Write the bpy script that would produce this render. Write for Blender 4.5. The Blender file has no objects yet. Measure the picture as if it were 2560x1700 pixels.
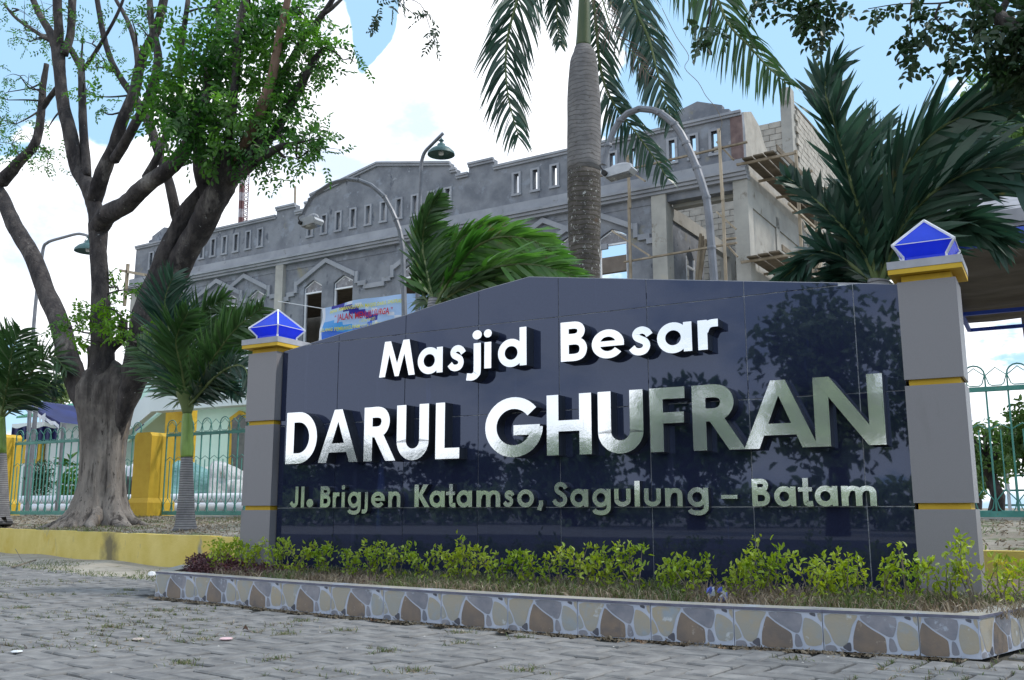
import bpy, bmesh, math, random
import numpy as np
from mathutils import Vector, Matrix
random.seed(7); RS=np.random.RandomState(7)
V=Vector; R=math.radians
sc=bpy.context.scene; C=sc.collection

# ------------------------------------------------------------ camera
W,H,F=2560.0,1700.0,2371.46
CP=V((4.4816,-5.3234,0.591)); YAW,PIT,ROLL=0.517028,0.176124,-0.0016187
fwd=V((-math.sin(YAW)*math.cos(PIT),math.cos(YAW)*math.cos(PIT),math.sin(PIT)))
rt=V((math.cos(YAW),math.sin(YAW),0)); up=rt.cross(fwd)
c_,s_=math.cos(ROLL),math.sin(ROLL)
rt,up=(rt*c_+up*s_),(up*c_-rt*s_)
cam=bpy.data.cameras.new('camera'); co=bpy.data.objects.new('camera',cam); C.objects.link(co)
M=Matrix((rt,up,-fwd)).transposed().to_4x4(); M.translation=CP; co.matrix_world=M
cam.sensor_width=36; cam.lens=36*F/W; cam.clip_start=.05; cam.clip_end=3000; sc.camera=co
def ray(u,v): return fwd+rt*((u-W/2)/F)+up*((H/2-v)/F)
def on_y(u,v,Y): d=ray(u,v); return CP+d*((Y-CP.y)/d.y)
def on_z(u,v,Z): d=ray(u,v); return CP+d*((Z-CP.z)/d.z)

# ------------------------------------------------------------ sky, sun, exposure
SUN_EL,SUN_AZ=R(50),R(62)      # azimuth from +y towards +x
wd=bpy.data.worlds.new('World'); sc.world=wd; wd.use_nodes=True
nt=wd.node_tree; nt.nodes.clear()
def N(t,ty,**k):
    n=t.nodes.new(ty)
    for a,b in k.items():
        if a in n.bl_rna.properties: setattr(n,a,b)
        else: n.inputs[a.replace('_',' ')].default_value=b
    return n
L=nt.links.new
sky=N(nt,'ShaderNodeTexSky',sky_type='NISHITA',sun_disc=False,sun_elevation=SUN_EL,sun_rotation=SUN_AZ,air_density=1.0,dust_density=.6,ozone_density=1.2)
bg=N(nt,'ShaderNodeBackground',Strength=.13); out=N(nt,'ShaderNodeOutputWorld')
tc=N(nt,'ShaderNodeTexCoord'); mp=N(nt,'ShaderNodeMapping'); mp.inputs['Scale'].default_value=(1,1,1.7)
L(tc.outputs['Generated'],mp.inputs['Vector'])
n1=N(nt,'ShaderNodeTexNoise',Scale=5.2,Detail=9.0,Roughness=.56,Distortion=.25); L(mp.outputs[0],n1.inputs['Vector'])
def math_(op,a,b=None,c=None,clamp=False):
    m=nt.nodes.new('ShaderNodeMath'); m.operation=op; m.use_clamp=clamp
    for i,x in enumerate((a,b,c)):
        if x is None: continue
        if isinstance(x,(int,float)): m.inputs[i].default_value=x
        else: L(x,m.inputs[i])
    return m.outputs[0]
acc=math_('MULTIPLY_ADD',n1.outputs['Fac'],1.5,-.235)
# gaps and banks of the cloud field, each a direction in the sky with a radius
for (u,v,rad,w) in [(60,110,.10,-.20),(250,120,.09,-.22),(420,60,.07,-.20),(300,215,.05,-.12),(945,-10,.034,-.5),(935,60,.028,-.5),(915,130,.022,-.5),(900,190,.015,-.45),(893,250,.009,-.4),(1790,120,.13,-.36),(2050,60,.14,-.36),(2150,160,.12,-.34),(2080,400,.09,-.25),(2400,60,.12,-.25),(1990,330,.07,-.2),(480,170,.03,-.1),
                 (1250,200,.11,.30),(1400,330,.08,.2),(820,330,.08,.25),(1050,420,.12,.25),(845,95,.022,.25),(835,190,.02,.25),(1020,60,.024,.3),(980,170,.02,.3),(930,290,.02,.2),(600,520,.2,.22),(100,520,.16,.2),(1400,100,.08,.3),(2340,220,.032,.30),(2260,235,.018,.22),(2180,240,.018,.26),(2110,240,.014,.2),(2420,200,.03,.22),(120,330,.05,.12),(2500,1000,.2,.2),(700,120,.05,.1),(700,800,1.30,.28),(1300,700,1.30,.28),(1900,700,1.30,.2)]:
    d=ray(u,v).normalized()
    if rad>=1: rad-=1; d.y=-d.y
    dp=nt.nodes.new('ShaderNodeVectorMath'); dp.operation='DISTANCE'; dp.inputs[1].default_value=d
    nm=nt.nodes.new('ShaderNodeVectorMath'); nm.operation='NORMALIZE'; L(tc.outputs['Generated'],nm.inputs[0]); L(nm.outputs[0],dp.inputs[0])
    g=math_('MULTIPLY',math_('EXPONENT',math_('MULTIPLY',math_('MULTIPLY',dp.outputs['Value'],dp.outputs['Value']),-1/(rad*rad))),w)
    acc=math_('ADD',acc,g)
mr=nt.nodes.new('ShaderNodeMapRange'); mr.interpolation_type='SMOOTHSTEP'
mr.inputs['From Min'].default_value=.49; mr.inputs['From Max'].default_value=.565; L(acc,mr.inputs['Value'])
n2=N(nt,'ShaderNodeTexNoise',Scale=6.0,Detail=7.0,Roughness=.6); L(mp.outputs[0],n2.inputs['Vector'])
cr=nt.nodes.new('ShaderNodeValToRGB'); L(n2.outputs['Fac'],cr.inputs[0])
cr.color_ramp.elements[0].position=.33; cr.color_ramp.elements[0].color=(4.7,5.5,6.8,1)
cr.color_ramp.elements[1].position=.5; cr.color_ramp.elements[1].color=(8.2,8.4,8.8,1)
mx=nt.nodes.new('ShaderNodeMix'); mx.data_type='RGBA'; L(mr.outputs[0],mx.inputs['Factor'])
tint=nt.nodes.new('ShaderNodeMix'); tint.data_type='RGBA'; tint.blend_type='MIX'; tint.inputs['Factor'].default_value=.8
L(sky.outputs[0],tint.inputs[6]); tint.inputs[7].default_value=(2.9,4.8,6.7,1)   # thin high veil over the blue
L(tint.outputs[2],mx.inputs[6]); L(cr.outputs[0],mx.inputs[7]); L(mx.outputs[2],bg.inputs['Color']); L(bg.outputs[0],out.inputs[0])
sl=bpy.data.lights.new('sun','SUN'); sl.energy=2.0; sl.angle=R(9); sl.color=(1,.95,.87)
so=bpy.data.objects.new('sun',sl); C.objects.link(so)
sd=V((math.sin(SUN_AZ)*math.cos(SUN_EL),math.cos(SUN_AZ)*math.cos(SUN_EL),math.sin(SUN_EL)))
so.rotation_euler=sd.to_track_quat('Z','Y').to_euler(); so.location=sd*60
vs=sc.view_settings; vs.view_transform='Standard'; vs.look='None'; vs.exposure=0.48; vs.gamma=1.0; vs.use_curve_mapping=False

# ------------------------------------------------------------ materials
_m={}
def mat(name,c1,c2=None,rough=.8,scale=4.0,detail=5,bump=0.0,bscale=None,metal=0.0,spec=.5,island=0.0,objrand=0.0,ramp=(.35,.65),stretch=(1,1,1),wave=None,spots=None,trans=None,ior=1.5,coat=0.0,spec_tint=None,blot=None):
    if name in _m: return _m[name]
    m=bpy.data.materials.new(name); m.use_nodes=True; t=m.node_tree; t.nodes.clear(); l=t.links.new
    o=N(t,'ShaderNodeOutputMaterial'); p=N(t,'ShaderNodeBsdfPrincipled',Roughness=rough,Metallic=metal,IOR=ior)
    p.inputs['Specular IOR Level'].default_value=spec
    if spec_tint: p.inputs['Specular Tint'].default_value=(*spec_tint,1)
    p.inputs['Coat Weight'].default_value=coat
    tcn=N(t,'ShaderNodeTexCoord'); mpn=N(t,'ShaderNodeMapping'); mpn.inputs['Scale'].default_value=stretch; l(tcn.outputs['Object'],mpn.inputs[0])
    no=N(t,'ShaderNodeTexNoise',Scale=scale,Detail=float(detail),Roughness=.6); l(mpn.outputs[0],no.inputs['Vector'])
    r=t.nodes.new('ShaderNodeValToRGB'); e=r.color_ramp.elements
    e[0].position,e[1].position=ramp; e[0].color=(*c1,1); e[1].color=(*(c2 or c1),1); l(no.outputs['Fac'],r.inputs[0])
    col=r.outputs[0]
    def mixc(fac,a,bc,bt='MIX'):
        x=t.nodes.new('ShaderNodeMix'); x.data_type='RGBA'; x.blend_type=bt
        if isinstance(fac,float): x.inputs[0].default_value=fac
        else: l(fac,x.inputs[0])
        l(a,x.inputs[6])
        if isinstance(bc,tuple): x.inputs[7].default_value=(*bc,1)
        else: l(bc,x.inputs[7])
        return x.outputs[2]
    if wave:   # (scale, direction, colour, distortion)
        w=N(t,'ShaderNodeTexWave',Scale=wave[0],Distortion=wave[3],Detail=3.0); w.bands_direction=wave[1]; l(tcn.outputs['Object'],w.inputs['Vector'])
        rr=t.nodes.new('ShaderNodeValToRGB'); rr.color_ramp.elements[0].position=wave[4] if len(wave)>4 else .8; rr.color_ramp.elements[1].position=.97; l(w.outputs['Fac'],rr.inputs[0])
        col=mixc(rr.outputs[0],col,wave[2])
    for sp in (spots or []):   # (scale, threshold, colour, softness[, stretch])
        n3=N(t,'ShaderNodeTexNoise',Scale=sp[0],Detail=6.0,Roughness=.65)
        if len(sp)>4:
            m3=N(t,'ShaderNodeMapping'); m3.inputs['Scale'].default_value=sp[4]; l(tcn.outputs['Object'],m3.inputs[0]); l(m3.outputs[0],n3.inputs['Vector'])
        else: l(tcn.outputs['Object'],n3.inputs['Vector'])
        q=t.nodes.new('ShaderNodeMapRange'); q.inputs[1].default_value=sp[1]; q.inputs[2].default_value=sp[1]+sp[3]; l(n3.outputs['Fac'],q.inputs[0])
        col=mixc(q.outputs[0],col,sp[2])
    if blot:   # one dirt patch with its own place and size
        sb=t.nodes.new('ShaderNodeVectorMath'); sb.operation='SUBTRACT'; l(tcn.outputs['Object'],sb.inputs[0]); sb.inputs[1].default_value=blot[0]
        dv=t.nodes.new('ShaderNodeVectorMath'); dv.operation='DIVIDE'; l(sb.outputs[0],dv.inputs[0]); dv.inputs[1].default_value=blot[1]
        ln_=t.nodes.new('ShaderNodeVectorMath'); ln_.operation='LENGTH'; l(dv.outputs[0],ln_.inputs[0])
        nz=N(t,'ShaderNodeTexNoise',Scale=7.0,Detail=6.0); l(tcn.outputs['Object'],nz.inputs['Vector'])
        sm=t.nodes.new('ShaderNodeMath'); sm.operation='MULTIPLY_ADD'; l(nz.outputs['Fac'],sm.inputs[0]); sm.inputs[1].default_value=-1.6; l(ln_.outputs['Value'],sm.inputs[2])
        q=t.nodes.new('ShaderNodeMapRange'); q.inputs[1].default_value=.25; q.inputs[2].default_value=-.55; q.inputs[4].default_value=.8; l(sm.outputs[0],q.inputs[0]); col=mixc(q.outputs[0],col,blot[2])
    if island or objrand:
        g=N(t,'ShaderNodeNewGeometry'); oi=N(t,'ShaderNodeObjectInfo')
        a=t.nodes.new('ShaderNodeMath'); a.operation='MULTIPLY_ADD'; l(g.outputs['Random Per Island'],a.inputs[0]); a.inputs[1].default_value=island; a.inputs[2].default_value=1-island/2
        b=t.nodes.new('ShaderNodeMath'); b.operation='MULTIPLY_ADD'; l(oi.outputs['Random'],b.inputs[0]); b.inputs[1].default_value=objrand; b.inputs[2].default_value=1-objrand/2
        c=t.nodes.new('ShaderNodeMath'); c.operation='MULTIPLY'; l(a.outputs[0],c.inputs[0]); l(b.outputs[0],c.inputs[1])
        hv=N(t,'ShaderNodeHueSaturation'); l(c.outputs[0],hv.inputs['Value']); l(col,hv.inputs['Color']); col=hv.outputs[0]
    l(col,p.inputs['Base Color'])
    if bump:
        nb=N(t,'ShaderNodeTexNoise',Scale=float(bscale or scale*4),Detail=6.0,Roughness=.65); l(mpn.outputs[0],nb.inputs['Vector'])
        bu=N(t,'ShaderNodeBump',Strength=1.0,Distance=bump); l(nb.outputs['Fac'],bu.inputs['Height']); l(bu.outputs[0],p.inputs['Normal'])
    if trans:
        tr=N(t,'ShaderNodeBsdfTranslucent'); hs=N(t,'ShaderNodeHueSaturation',Saturation=1.15,Value=trans[1]); l(col,hs.inputs['Color']); l(hs.outputs[0],tr.inputs['Color'])
        ms=N(t,'ShaderNodeMixShader',Fac=trans[0]); l(p.outputs[0],ms.inputs[1]); l(tr.outputs[0],ms.inputs[2]); l(ms.outputs[0],o.inputs[0])
    else: l(p.outputs[0],o.inputs[0])
    _m[name]=m; return m
Mgran=mat('black_granite',(.013,.016,.038),(.018,.023,.052),rough=.018,scale=160,bump=0.00004,bscale=2.2,spec=.5,ior=1.72,coat=0.0,spec_tint=(.60,.72,1.0),spots=[(9,.62,(.03,.036,.075),.16,(1,1,.05)),(4,.66,(.03,.045,.13),.1,(1,1,.10))])  # blue of the reflected sky put into the specular tint
Mgrout=mat('white_grout',(.35,.37,.43),(.75,.77,.8),rough=.9,scale=7,spots=[(5,.55,(.05,.055,.09),.06)])
Msteel=mat('stainless_steel',(.76,.80,.84),(.84,.87,.9),rough=.065,metal=.82,scale=2,bump=.0007,bscale=3.0)
Mside=mat('letter_return_darkened',(.10,.105,.12),(.17,.175,.19),rough=.32,metal=.85,scale=3,stretch=(6,6,.6))  # same steel as the fronts, with its dark reflections put into the colour
Mpan=mat('grey_panel',(.215,.205,.215),(.25,.24,.25),rough=.42,scale=260,spec=.4,spots=[(3,.6,(.19,.18,.185),.2,(1,1,.3))])
Myel=mat('yellow_paint',(.56,.34,.018),(.63,.41,.03),rough=.7,scale=5,spots=[(14,.66,(.33,.23,.05),.1),(4,.6,(.46,.28,.02),.15,(1,1,.3))])
Mcap=mat('cap_grey',(.34,.34,.37),(.42,.42,.45),rough=.6,scale=12)
Mblue=mat('blue_acrylic',(.03,.08,.62),(.045,.11,.75),rough=.16,scale=3,spec=.5,trans=(.5,1.6))
Mwht=mat('white_trim',(.72,.74,.78),(.8,.8,.82),rough=.5,scale=20)
Mpaver=mat('concrete_paver',(.13,.128,.13),(.235,.23,.224),rough=.92,scale=9,detail=8,bump=.003,bscale=60,island=.26,objrand=.26,spots=[(2.2,.58,(.115,.118,.13),.2),(50,.66,(.36,.36,.36),.08)])
Mjoint=mat('sandy_joint',(.03,.028,.024),(.085,.078,.06),rough=1,scale=9,bump=.004,bscale=90)
Mdirt=mat('dry_dirt',(.20,.175,.14),(.33,.30,.255),rough=1,scale=1.6,detail=8,bump=.012,bscale=26,spots=[(2.2,.52,(.09,.12,.045),.12),(13,.62,(.13,.1,.07),.08)])
Msand=mat('pale_sand',(.27,.24,.2),(.42,.385,.33),rough=1,scale=2.2,detail=8,bump=.012,bscale=40,spots=[(16,.62,(.15,.13,.1),.08),(3.2,.62,(.1,.12,.05),.08)])
Mkerb=mat('faded_yellow_wall',(.58,.45,.10),(.68,.55,.18),rough=.85,scale=2.4,detail=7,bump=.004,bscale=40,blot=((-4.75,1.85,.15),(.30,1.2,.34),(.07,.065,.06)),spots=[(1.6,.60,(.56,.40,.06),.12),(7,.63,(.3,.28,.2),.08,(1,1,.35)),(22,.70,(.4,.4,.38),.04)])
Mplas=mat('cement_render',(.145,.155,.18),(.23,.24,.265),rough=.95,scale=1.5,detail=10,bump=.012,bscale=9,ramp=(.38,.6),spots=[(1.3,.56,(.25,.27,.31),.07),(.9,.62,(.25,.235,.18),.09),(2.6,.62,(.09,.1,.125),.05,(1,1,.5)),(3.1,.64,(.29,.30,.33),.03)])
Mmould=mat('cement_moulding',(.25,.26,.29),(.34,.35,.38),rough=.9,scale=1.4,detail=7,bump=.003,spots=[(3,.62,(.2,.2,.2),.1)])
Mconc=mat('raw_concrete',(.30,.29,.27),(.43,.415,.38),rough=.95,scale=1.2,detail=8,bump=.006,spots=[(2.2,.6,(.2,.18,.15),.1),(1.2,.62,(.46,.42,.35),.1)])
Mblock=mat('concrete_block',(.32,.295,.26),(.42,.39,.345),rough=1,scale=3,bump=.01,bscale=25,island=.22,objrand=.22)
Mwood=mat('old_timber',(.24,.19,.13),(.40,.33,.25),rough=.9,scale=5,stretch=(1,1,.4),objrand=.5,island=.2)
Mdarkw=mat('dark_plank',(.1,.08,.055),(.17,.135,.1),rough=.95,scale=4,objrand=.4)
Mglass=mat('dusty_glass',(.045,.05,.065),(.13,.14,.17),rough=.12,scale=5,spec=.8,spots=[(7,.55,(.5,.52,.56),.15)])
Mroof=mat('green_metal_roof',(.035,.2,.12),(.05,.26,.16),rough=.45,scale=1.2,objrand=.1)
Mgalv=mat('galvanised_steel',(.15,.155,.175),(.22,.225,.25),rough=.5,scale=6,metal=.3)
Mfence=mat('green_enamel',(.045,.20,.165),(.085,.285,.235),rough=.5,scale=6,spots=[(11,.63,(.16,.12,.07),.06)])
Mmint=mat('mint_wall',(.58,.80,.66),(.66,.86,.74),rough=.8,scale=1)
Mpale=mat('pale_wall',(.66,.72,.72),(.72,.78,.78),rough=.8,scale=1)
Mtent=mat('navy_tarp',(.012,.016,.09),(.02,.03,.16),rough=.6,scale=1.5,trans=(.15,1.2))
Mwcloth=mat('white_cloth',(.62,.63,.68),(.75,.75,.8),rough=.85,scale=6,bump=.02,bscale=9)
Mtealc=mat('teal_tarp',(.10,.24,.25),(.20,.38,.38),rough=.55,scale=3,bump=.09,bscale=3.2,stretch=(1,1,2.4),spots=[(4,.62,(.5,.58,.58),.08)])
Msack=mat('white_sacking',(.40,.40,.40),(.62,.62,.63),rough=.85,scale=3,bump=.10,bscale=3.5,stretch=(1.6,1,.8),spots=[(3,.62,(.3,.27,.22),.1)])
Mpvc=mat('white_pipe',(.66,.68,.74),(.75,.76,.8),rough=.35,scale=4)
Mnet=mat('shade_net',(.075,.06,.05),(.13,.11,.095),rough=.9,scale=3,stretch=(.4,1,7),detail=7)
Mfas=mat('weathered_sheet',(.2,.2,.22),(.32,.32,.35),rough=.85,scale=2.5)
Mbsteel=mat('blue_steel',(.02,.06,.4),(.03,.08,.5),rough=.45,scale=5)
Mlamp=mat('lamp_green',(.03,.08,.085),(.06,.13,.13),rough=.5,scale=6)
Mfix=mat('light_grey_housing',(.42,.43,.46),(.52,.53,.56),rough=.45,scale=9)
Mblk=mat('black_rubber',(.015,.015,.015),rough=.7)
Mbark=mat('scaly_bark',(.032,.027,.029),(.095,.082,.078),rough=1,scale=7,detail=9,bump=.05,bscale=20,stretch=(1,1,.4),ramp=(.4,.66),spots=[(2.2,.57,(.2,.18,.165),.1,(1,1,.35)),(16,.66,(.34,.34,.34),.05),(30,.6,(.03,.024,.022),.08)])
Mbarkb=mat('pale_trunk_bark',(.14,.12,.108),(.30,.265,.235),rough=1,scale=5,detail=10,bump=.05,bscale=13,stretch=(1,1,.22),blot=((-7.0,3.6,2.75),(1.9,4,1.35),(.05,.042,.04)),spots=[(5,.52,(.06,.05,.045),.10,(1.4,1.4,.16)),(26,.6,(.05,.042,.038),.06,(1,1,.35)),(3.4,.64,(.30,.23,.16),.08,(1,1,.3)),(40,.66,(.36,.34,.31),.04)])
Mroyal=mat('palm_trunk_bark',(.15,.145,.15),(.235,.225,.225),rough=.95,scale=6,bump=.006,bscale=30,wave=(5.2,'Z',(.12,.112,.11),6.0,.8),spots=[(9,.60,(.09,.08,.075),.06,(1,1,3.5)),(3.2,.63,(.09,.08,.06),.1)])
Mroyall=mat('lichen_palm_bark',(.055,.048,.045),(.12,.105,.095),rough=.95,scale=9,bump=.01,bscale=34,wave=(5,'Z',(.05,.045,.03),3,.7),spots=[(15,.60,(.42,.42,.40),.03,(1,1,.8)),(34,.63,(.4,.4,.38),.03),(2.5,.62,(.08,.045,.02),.1)])
Mring=mat('ringed_palm_bark',(.17,.165,.175),(.26,.25,.25),rough=.95,scale=8,bump=.01,bscale=30,wave=(11,'Z',(.07,.065,.065),1.2,.62))
Mshaft=mat('green_crownshaft',(.11,.19,.025),(.2,.31,.06),rough=.4,scale=4,stretch=(3,3,.5))
Mstalk=mat('frond_stalk',(.07,.11,.03),(.12,.155,.05),rough=.6,scale=5)
def leafmat(n,a,b,rough=.42,tr=(.35,1.5),isl=.55,sc_=1.4): return mat(n,a,b,spots=([(2.6,.63,(.13,.115,.035),.06),(11,.66,(.10,.085,.03),.05)] if n.startswith('palm') else [(3.1,.63,(b[0]*1.6,b[1]*1.15,b[2]),.08)]),rough=rough,scale=sc_,island=isl,trans=tr,spec=.5,ramp=(.4,.62))
Lpalm=leafmat('palm_leaf',(.035,.085,.025),(.06,.125,.04),rough=.38,tr=(.25,1.4))
Lpalm2=leafmat('palm_leaf_bright',(.055,.15,.03),(.12,.25,.055),rough=.38,tr=(.3,1.5))
Lbig=leafmat('palm_leaf_dark',(.02,.055,.036),(.04,.092,.056),rough=.35,tr=(.22,1.4))
Ltree=leafmat('angsana_leaf',(.034,.10,.022),(.10,.21,.042),tr=(.5,1.9))
Ldark=leafmat('shaded_leaf',(.02,.045,.018),(.04,.08,.028),tr=(.25,1.3))  # shade put into the leaf colour, for silhouettes and dark growth
Llime=leafmat('lime_leaf',(.24,.36,.03),(.42,.50,.07),tr=(.38,1.2),isl=.5,sc_=5)
Lpurp=leafmat('purple_leaf',(.07,.026,.035),(.19,.08,.085),tr=(.2,1.2),isl=.6,sc_=9)
Lfar=leafmat('far_leaf',(.07,.14,.04),(.15,.25,.07),tr=(.35,1.4))
Lsun=leafmat('sunny_leaf',(.20,.28,.11),(.34,.42,.2),tr=(.4,1.5))  # sunlight put into the leaf colour, also lightening reflections in the letters
Lgrass=leafmat('grass_blade',(.07,.11,.03),(.16,.19,.075),tr=(.25,1.2),isl=.7,sc_=6)
Ldry=leafmat('dry_blade',(.16,.12,.08),(.33,.27,.19),tr=(.15,1),isl=.7,sc_=9)
Mtwig=mat('twig_bark',(.12,.1,.075),(.22,.19,.15),rough=1,scale=20)

# ------------------------------------------------------------ mesh helpers
class MB:
    def __init__(s): s.v=[]; s.f=[]; s.m=[]
    def add(s,vs,fs,m=0):
        b=len(s.v); s.v+= [tuple(x) for x in vs]; s.f+=[tuple(i+b for i in f) for f in fs]; s.m+=[m]*len(fs)
    def obox(s,c,ax,ay,az,m=0):
        c=V(c); ax,ay,az=V(ax),V(ay),V(az)
        vs=[c+ax*i+ay*j+az*k for k in(-1,1) for j in(-1,1) for i in(-1,1)]
        s.add(vs,[(0,2,3,1),(4,5,7,6),(0,1,5,4),(2,6,7,3),(0,4,6,2),(1,3,7,5)],m)
    def box(s,x0,x1,y0,y1,z0,z1,m=0):
        s.obox(((x0+x1)/2,(y0+y1)/2,(z0+z1)/2),((x1-x0)/2,0,0),(0,(y1-y0)/2,0),(0,0,(z1-z0)/2),m)
    def beam(s,a,b,w,h=None,upv=(0,0,1),m=0):
        a,b=V(a),V(b); d=b-a; t=d.normalized(); h=h or w; u=V(upv)
        if abs(t.dot(u))>.97: u=V((0,1,0))
        x=t.cross(u).normalized(); z=x.cross(t).normalized()
        s.obox((a+b)/2,d/2,x*w/2,z*h/2,m)
    def tube(s,pts,rad,n=8,m=0,cap=True,wob=0.0):
        pts=[V(p) for p in pts]; k=len(pts)
        if not hasattr(rad,'__len__'): rad=[rad]*k
        t0=(pts[1]-pts[0]).normalized(); u=t0.cross(V((0,1,.01))).normalized(); b=len(s.v)
        for i,p in enumerate(pts):
            t=(pts[min(i+1,k-1)]-pts[max(i-1,0)]).normalized()
            u=(u-t*u.dot(t)).normalized(); w=t.cross(u)
            for j in range(n):
                a=2*math.pi*j/n; r=rad[i]*(1+wob*math.sin(3*a+i*.7)*.6+wob*(random.random()-.5))
                s.v.append(tuple(p+(u*math.cos(a)+w*math.sin(a))*r))
        for i in range(k-1):
            for j in range(n):
                q=(j+1)%n; s.f.append((b+i*n+j,b+i*n+q,b+(i+1)*n+q,b+(i+1)*n+j)); s.m.append(m)
        if cap:
            s.f.append(tuple(b+j for j in range(n))[::-1]); s.m.append(m)
            s.f.append(tuple(b+(k-1)*n+j for j in range(n))); s.m.append(m)
    def prism(s,poly,fn,m=0):
        # poly 2D points -> fn(p, 0/1) gives front / back 3D points
        n=len(poly); vs=[fn(p,0) for p in poly]+[fn(p,1) for p in poly]
        s.add(vs,[tuple(range(n)),tuple(range(2*n-1,n-1,-1))]+[(i,i+n,(i+1)%n+n,(i+1)%n) for i in range(n)],m)
    def lathe(s,c,prof,n=16,m=0,ax=V((0,0,1))):
        c=V(c); q=ax.to_track_quat('Z','Y'); b=len(s.v)
        for r,z in prof:
            for j in range(n):
                a=2*math.pi*j/n; s.v.append(tuple(c+q@V((r*math.cos(a),r*math.sin(a),z))))
        for i in range(len(prof)-1):
            for j in range(n):
                q2=(j+1)%n; s.f.append((b+i*n+j,b+i*n+q2,b+(i+1)*n+q2,b+(i+1)*n+j)); s.m.append(m)
    def mesh(s,name,mats,smooth=False,fix=True):
        me=bpy.data.meshes.new(name); me.from_pydata(s.v,[],s.f)
        for x in (mats if isinstance(mats,(list,tuple)) else [mats]): me.materials.append(x)
        if any(s.m): me.polygons.foreach_set('material_index',s.m)
        if fix:
            bm=bmesh.new(); bm.from_mesh(me); bmesh.ops.recalc_face_normals(bm,faces=bm.faces); bm.to_mesh(me); bm.free()
        if smooth: me.polygons.foreach_set('use_smooth',[True]*len(me.polygons))
        me.update(); return me
    def build(s,name,mats,parent=None,smooth=False,fix=True): return link(name,s.mesh(name,mats,smooth,fix),parent)
def link(name,me,parent=None):
    o=bpy.data.objects.new(name,me); C.objects.link(o)
    if parent is not None: setp(o,parent)
    return o
def setp(o,p):
    o.parent=p
    def wt(q): return V(q.location)+(wt(q.parent)+q.matrix_parent_inverse.translation if q.parent else V((0,0,0)))
    o.matrix_parent_inverse=Matrix.Translation(-wt(p))
def tag(o,label=None,cat=None,group=None,kind=None):
    if label: o['label']=label
    if cat: o['category']=cat
    if group: o['group']=group
    if kind: o['kind']=kind
    return o
def thing(name,label,cat,loc=(0,0,0),group=None):
    o=bpy.data.objects.new(name,None); C.objects.link(o); o.location=loc; o.empty_display_size=.1
    return tag(o,label,cat,group)
def struct(name,mb,m,label=None,smooth=False,fix=True):
    o=mb.build(name,m,None,smooth,fix); o['kind']='structure'
    if label: o['label']=label
    return o
def catmull(P,n=6):
    P=[V(p) for p in P]
    if len(P)<3: return [P[0].lerp(P[-1],i/n) for i in range(n+1)]
    Q=[P[0]*2-P[1]]+P+[P[-1]*2-P[-2]]; o=[]
    for i in range(1,len(Q)-2):
        a,b,c,d=Q[i-1:i+3]
        for k in range(n):
            t=k/n; o.append(.5*((2*b)+(c-a)*t+(2*a-5*b+4*c-d)*t*t+(3*b-a-3*c+d)*t**3))
    o.append(P[-1]); return o
def lerps(r,n):   # resample a radius list to n values
    return list(np.interp(np.linspace(0,1,n),np.linspace(0,1,len(r)),r))
def leaves_mesh(name,mat_,B,D,Nn,Ln,Wd,fold=.25,curl=.15):
    """B base points, D directions, Nn normals, all (n,3); each leaf is its own folded island"""
    B=np.asarray(B,float); D=np.asarray(D,float); Nn=np.asarray(Nn,float); n=len(B)
    D/=np.linalg.norm(D,axis=1,keepdims=True)+1e-9; S=np.cross(D,Nn); S/=np.linalg.norm(S,axis=1,keepdims=True)+1e-9; Nn=np.cross(S,D)
    Ln=np.broadcast_to(np.asarray(Ln,float),(n,))[:,None]; Wd=np.broadcast_to(np.asarray(Wd,float),(n,))[:,None]
    v=np.stack([B,B+D*Ln*.3+S*Wd*.46+Nn*Wd*fold,B+D*Ln*.68+S*Wd*.38+Nn*(Wd*fold-Ln*curl*.4),B+D*Ln-Nn*Ln*curl,
                B+D*Ln*.68-S*Wd*.38+Nn*(Wd*fold-Ln*curl*.4),B+D*Ln*.3-S*Wd*.46+Nn*Wd*fold],1).reshape(-1,3)
    q=np.array([[0,1,2,3],[0,3,4,5]]); f=(q[None]+(np.arange(n)*6)[:,None,None]).reshape(-1,4)
    me=bpy.data.meshes.new(name); me.vertices.add(len(v)); me.vertices.foreach_set('co',v.ravel())
    me.loops.add(f.size); me.loops.foreach_set('vertex_index',f.ravel()); me.polygons.add(len(f))
    me.polygons.foreach_set('loop_start',np.arange(len(f))*4); me.polygons.foreach_set('loop_total',np.full(len(f),4))
    me.materials.append(mat_); me.update(calc_edges=True); me.validate(); return me
def blades_mesh(name,mat_,B,D,Ln,Wd,bend):
    n=len(B); B=np.asarray(B,float); D=np.asarray(D,float); D/=np.linalg.norm(D,axis=1,keepdims=True)
    S=np.cross(D,RS.normal(size=(n,3))); S/=np.linalg.norm(S,axis=1,keepdims=True); Ln=np.broadcast_to(np.asarray(Ln,float),(n,))[:,None]
    hb=D.copy(); hb[:,2]=0; 
    v=np.stack([B-S*Wd/2,B+S*Wd/2,B+D*Ln*.6+S*Wd*.35,B+D*Ln*.6-S*Wd*.35,B+D*Ln*.9+hb*Ln*bend-np.array([0,0,1])*Ln*bend*.4],1).reshape(-1,3)
    me=bpy.data.meshes.new(name); fs=[]
    for i in range(n): b=i*5; fs+=[(b,b+1,b+2,b+3),(b+3,b+2,b+4)]
    me.from_pydata(v.tolist(),[],fs); me.materials.append(mat_); me.update(); return me

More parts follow.
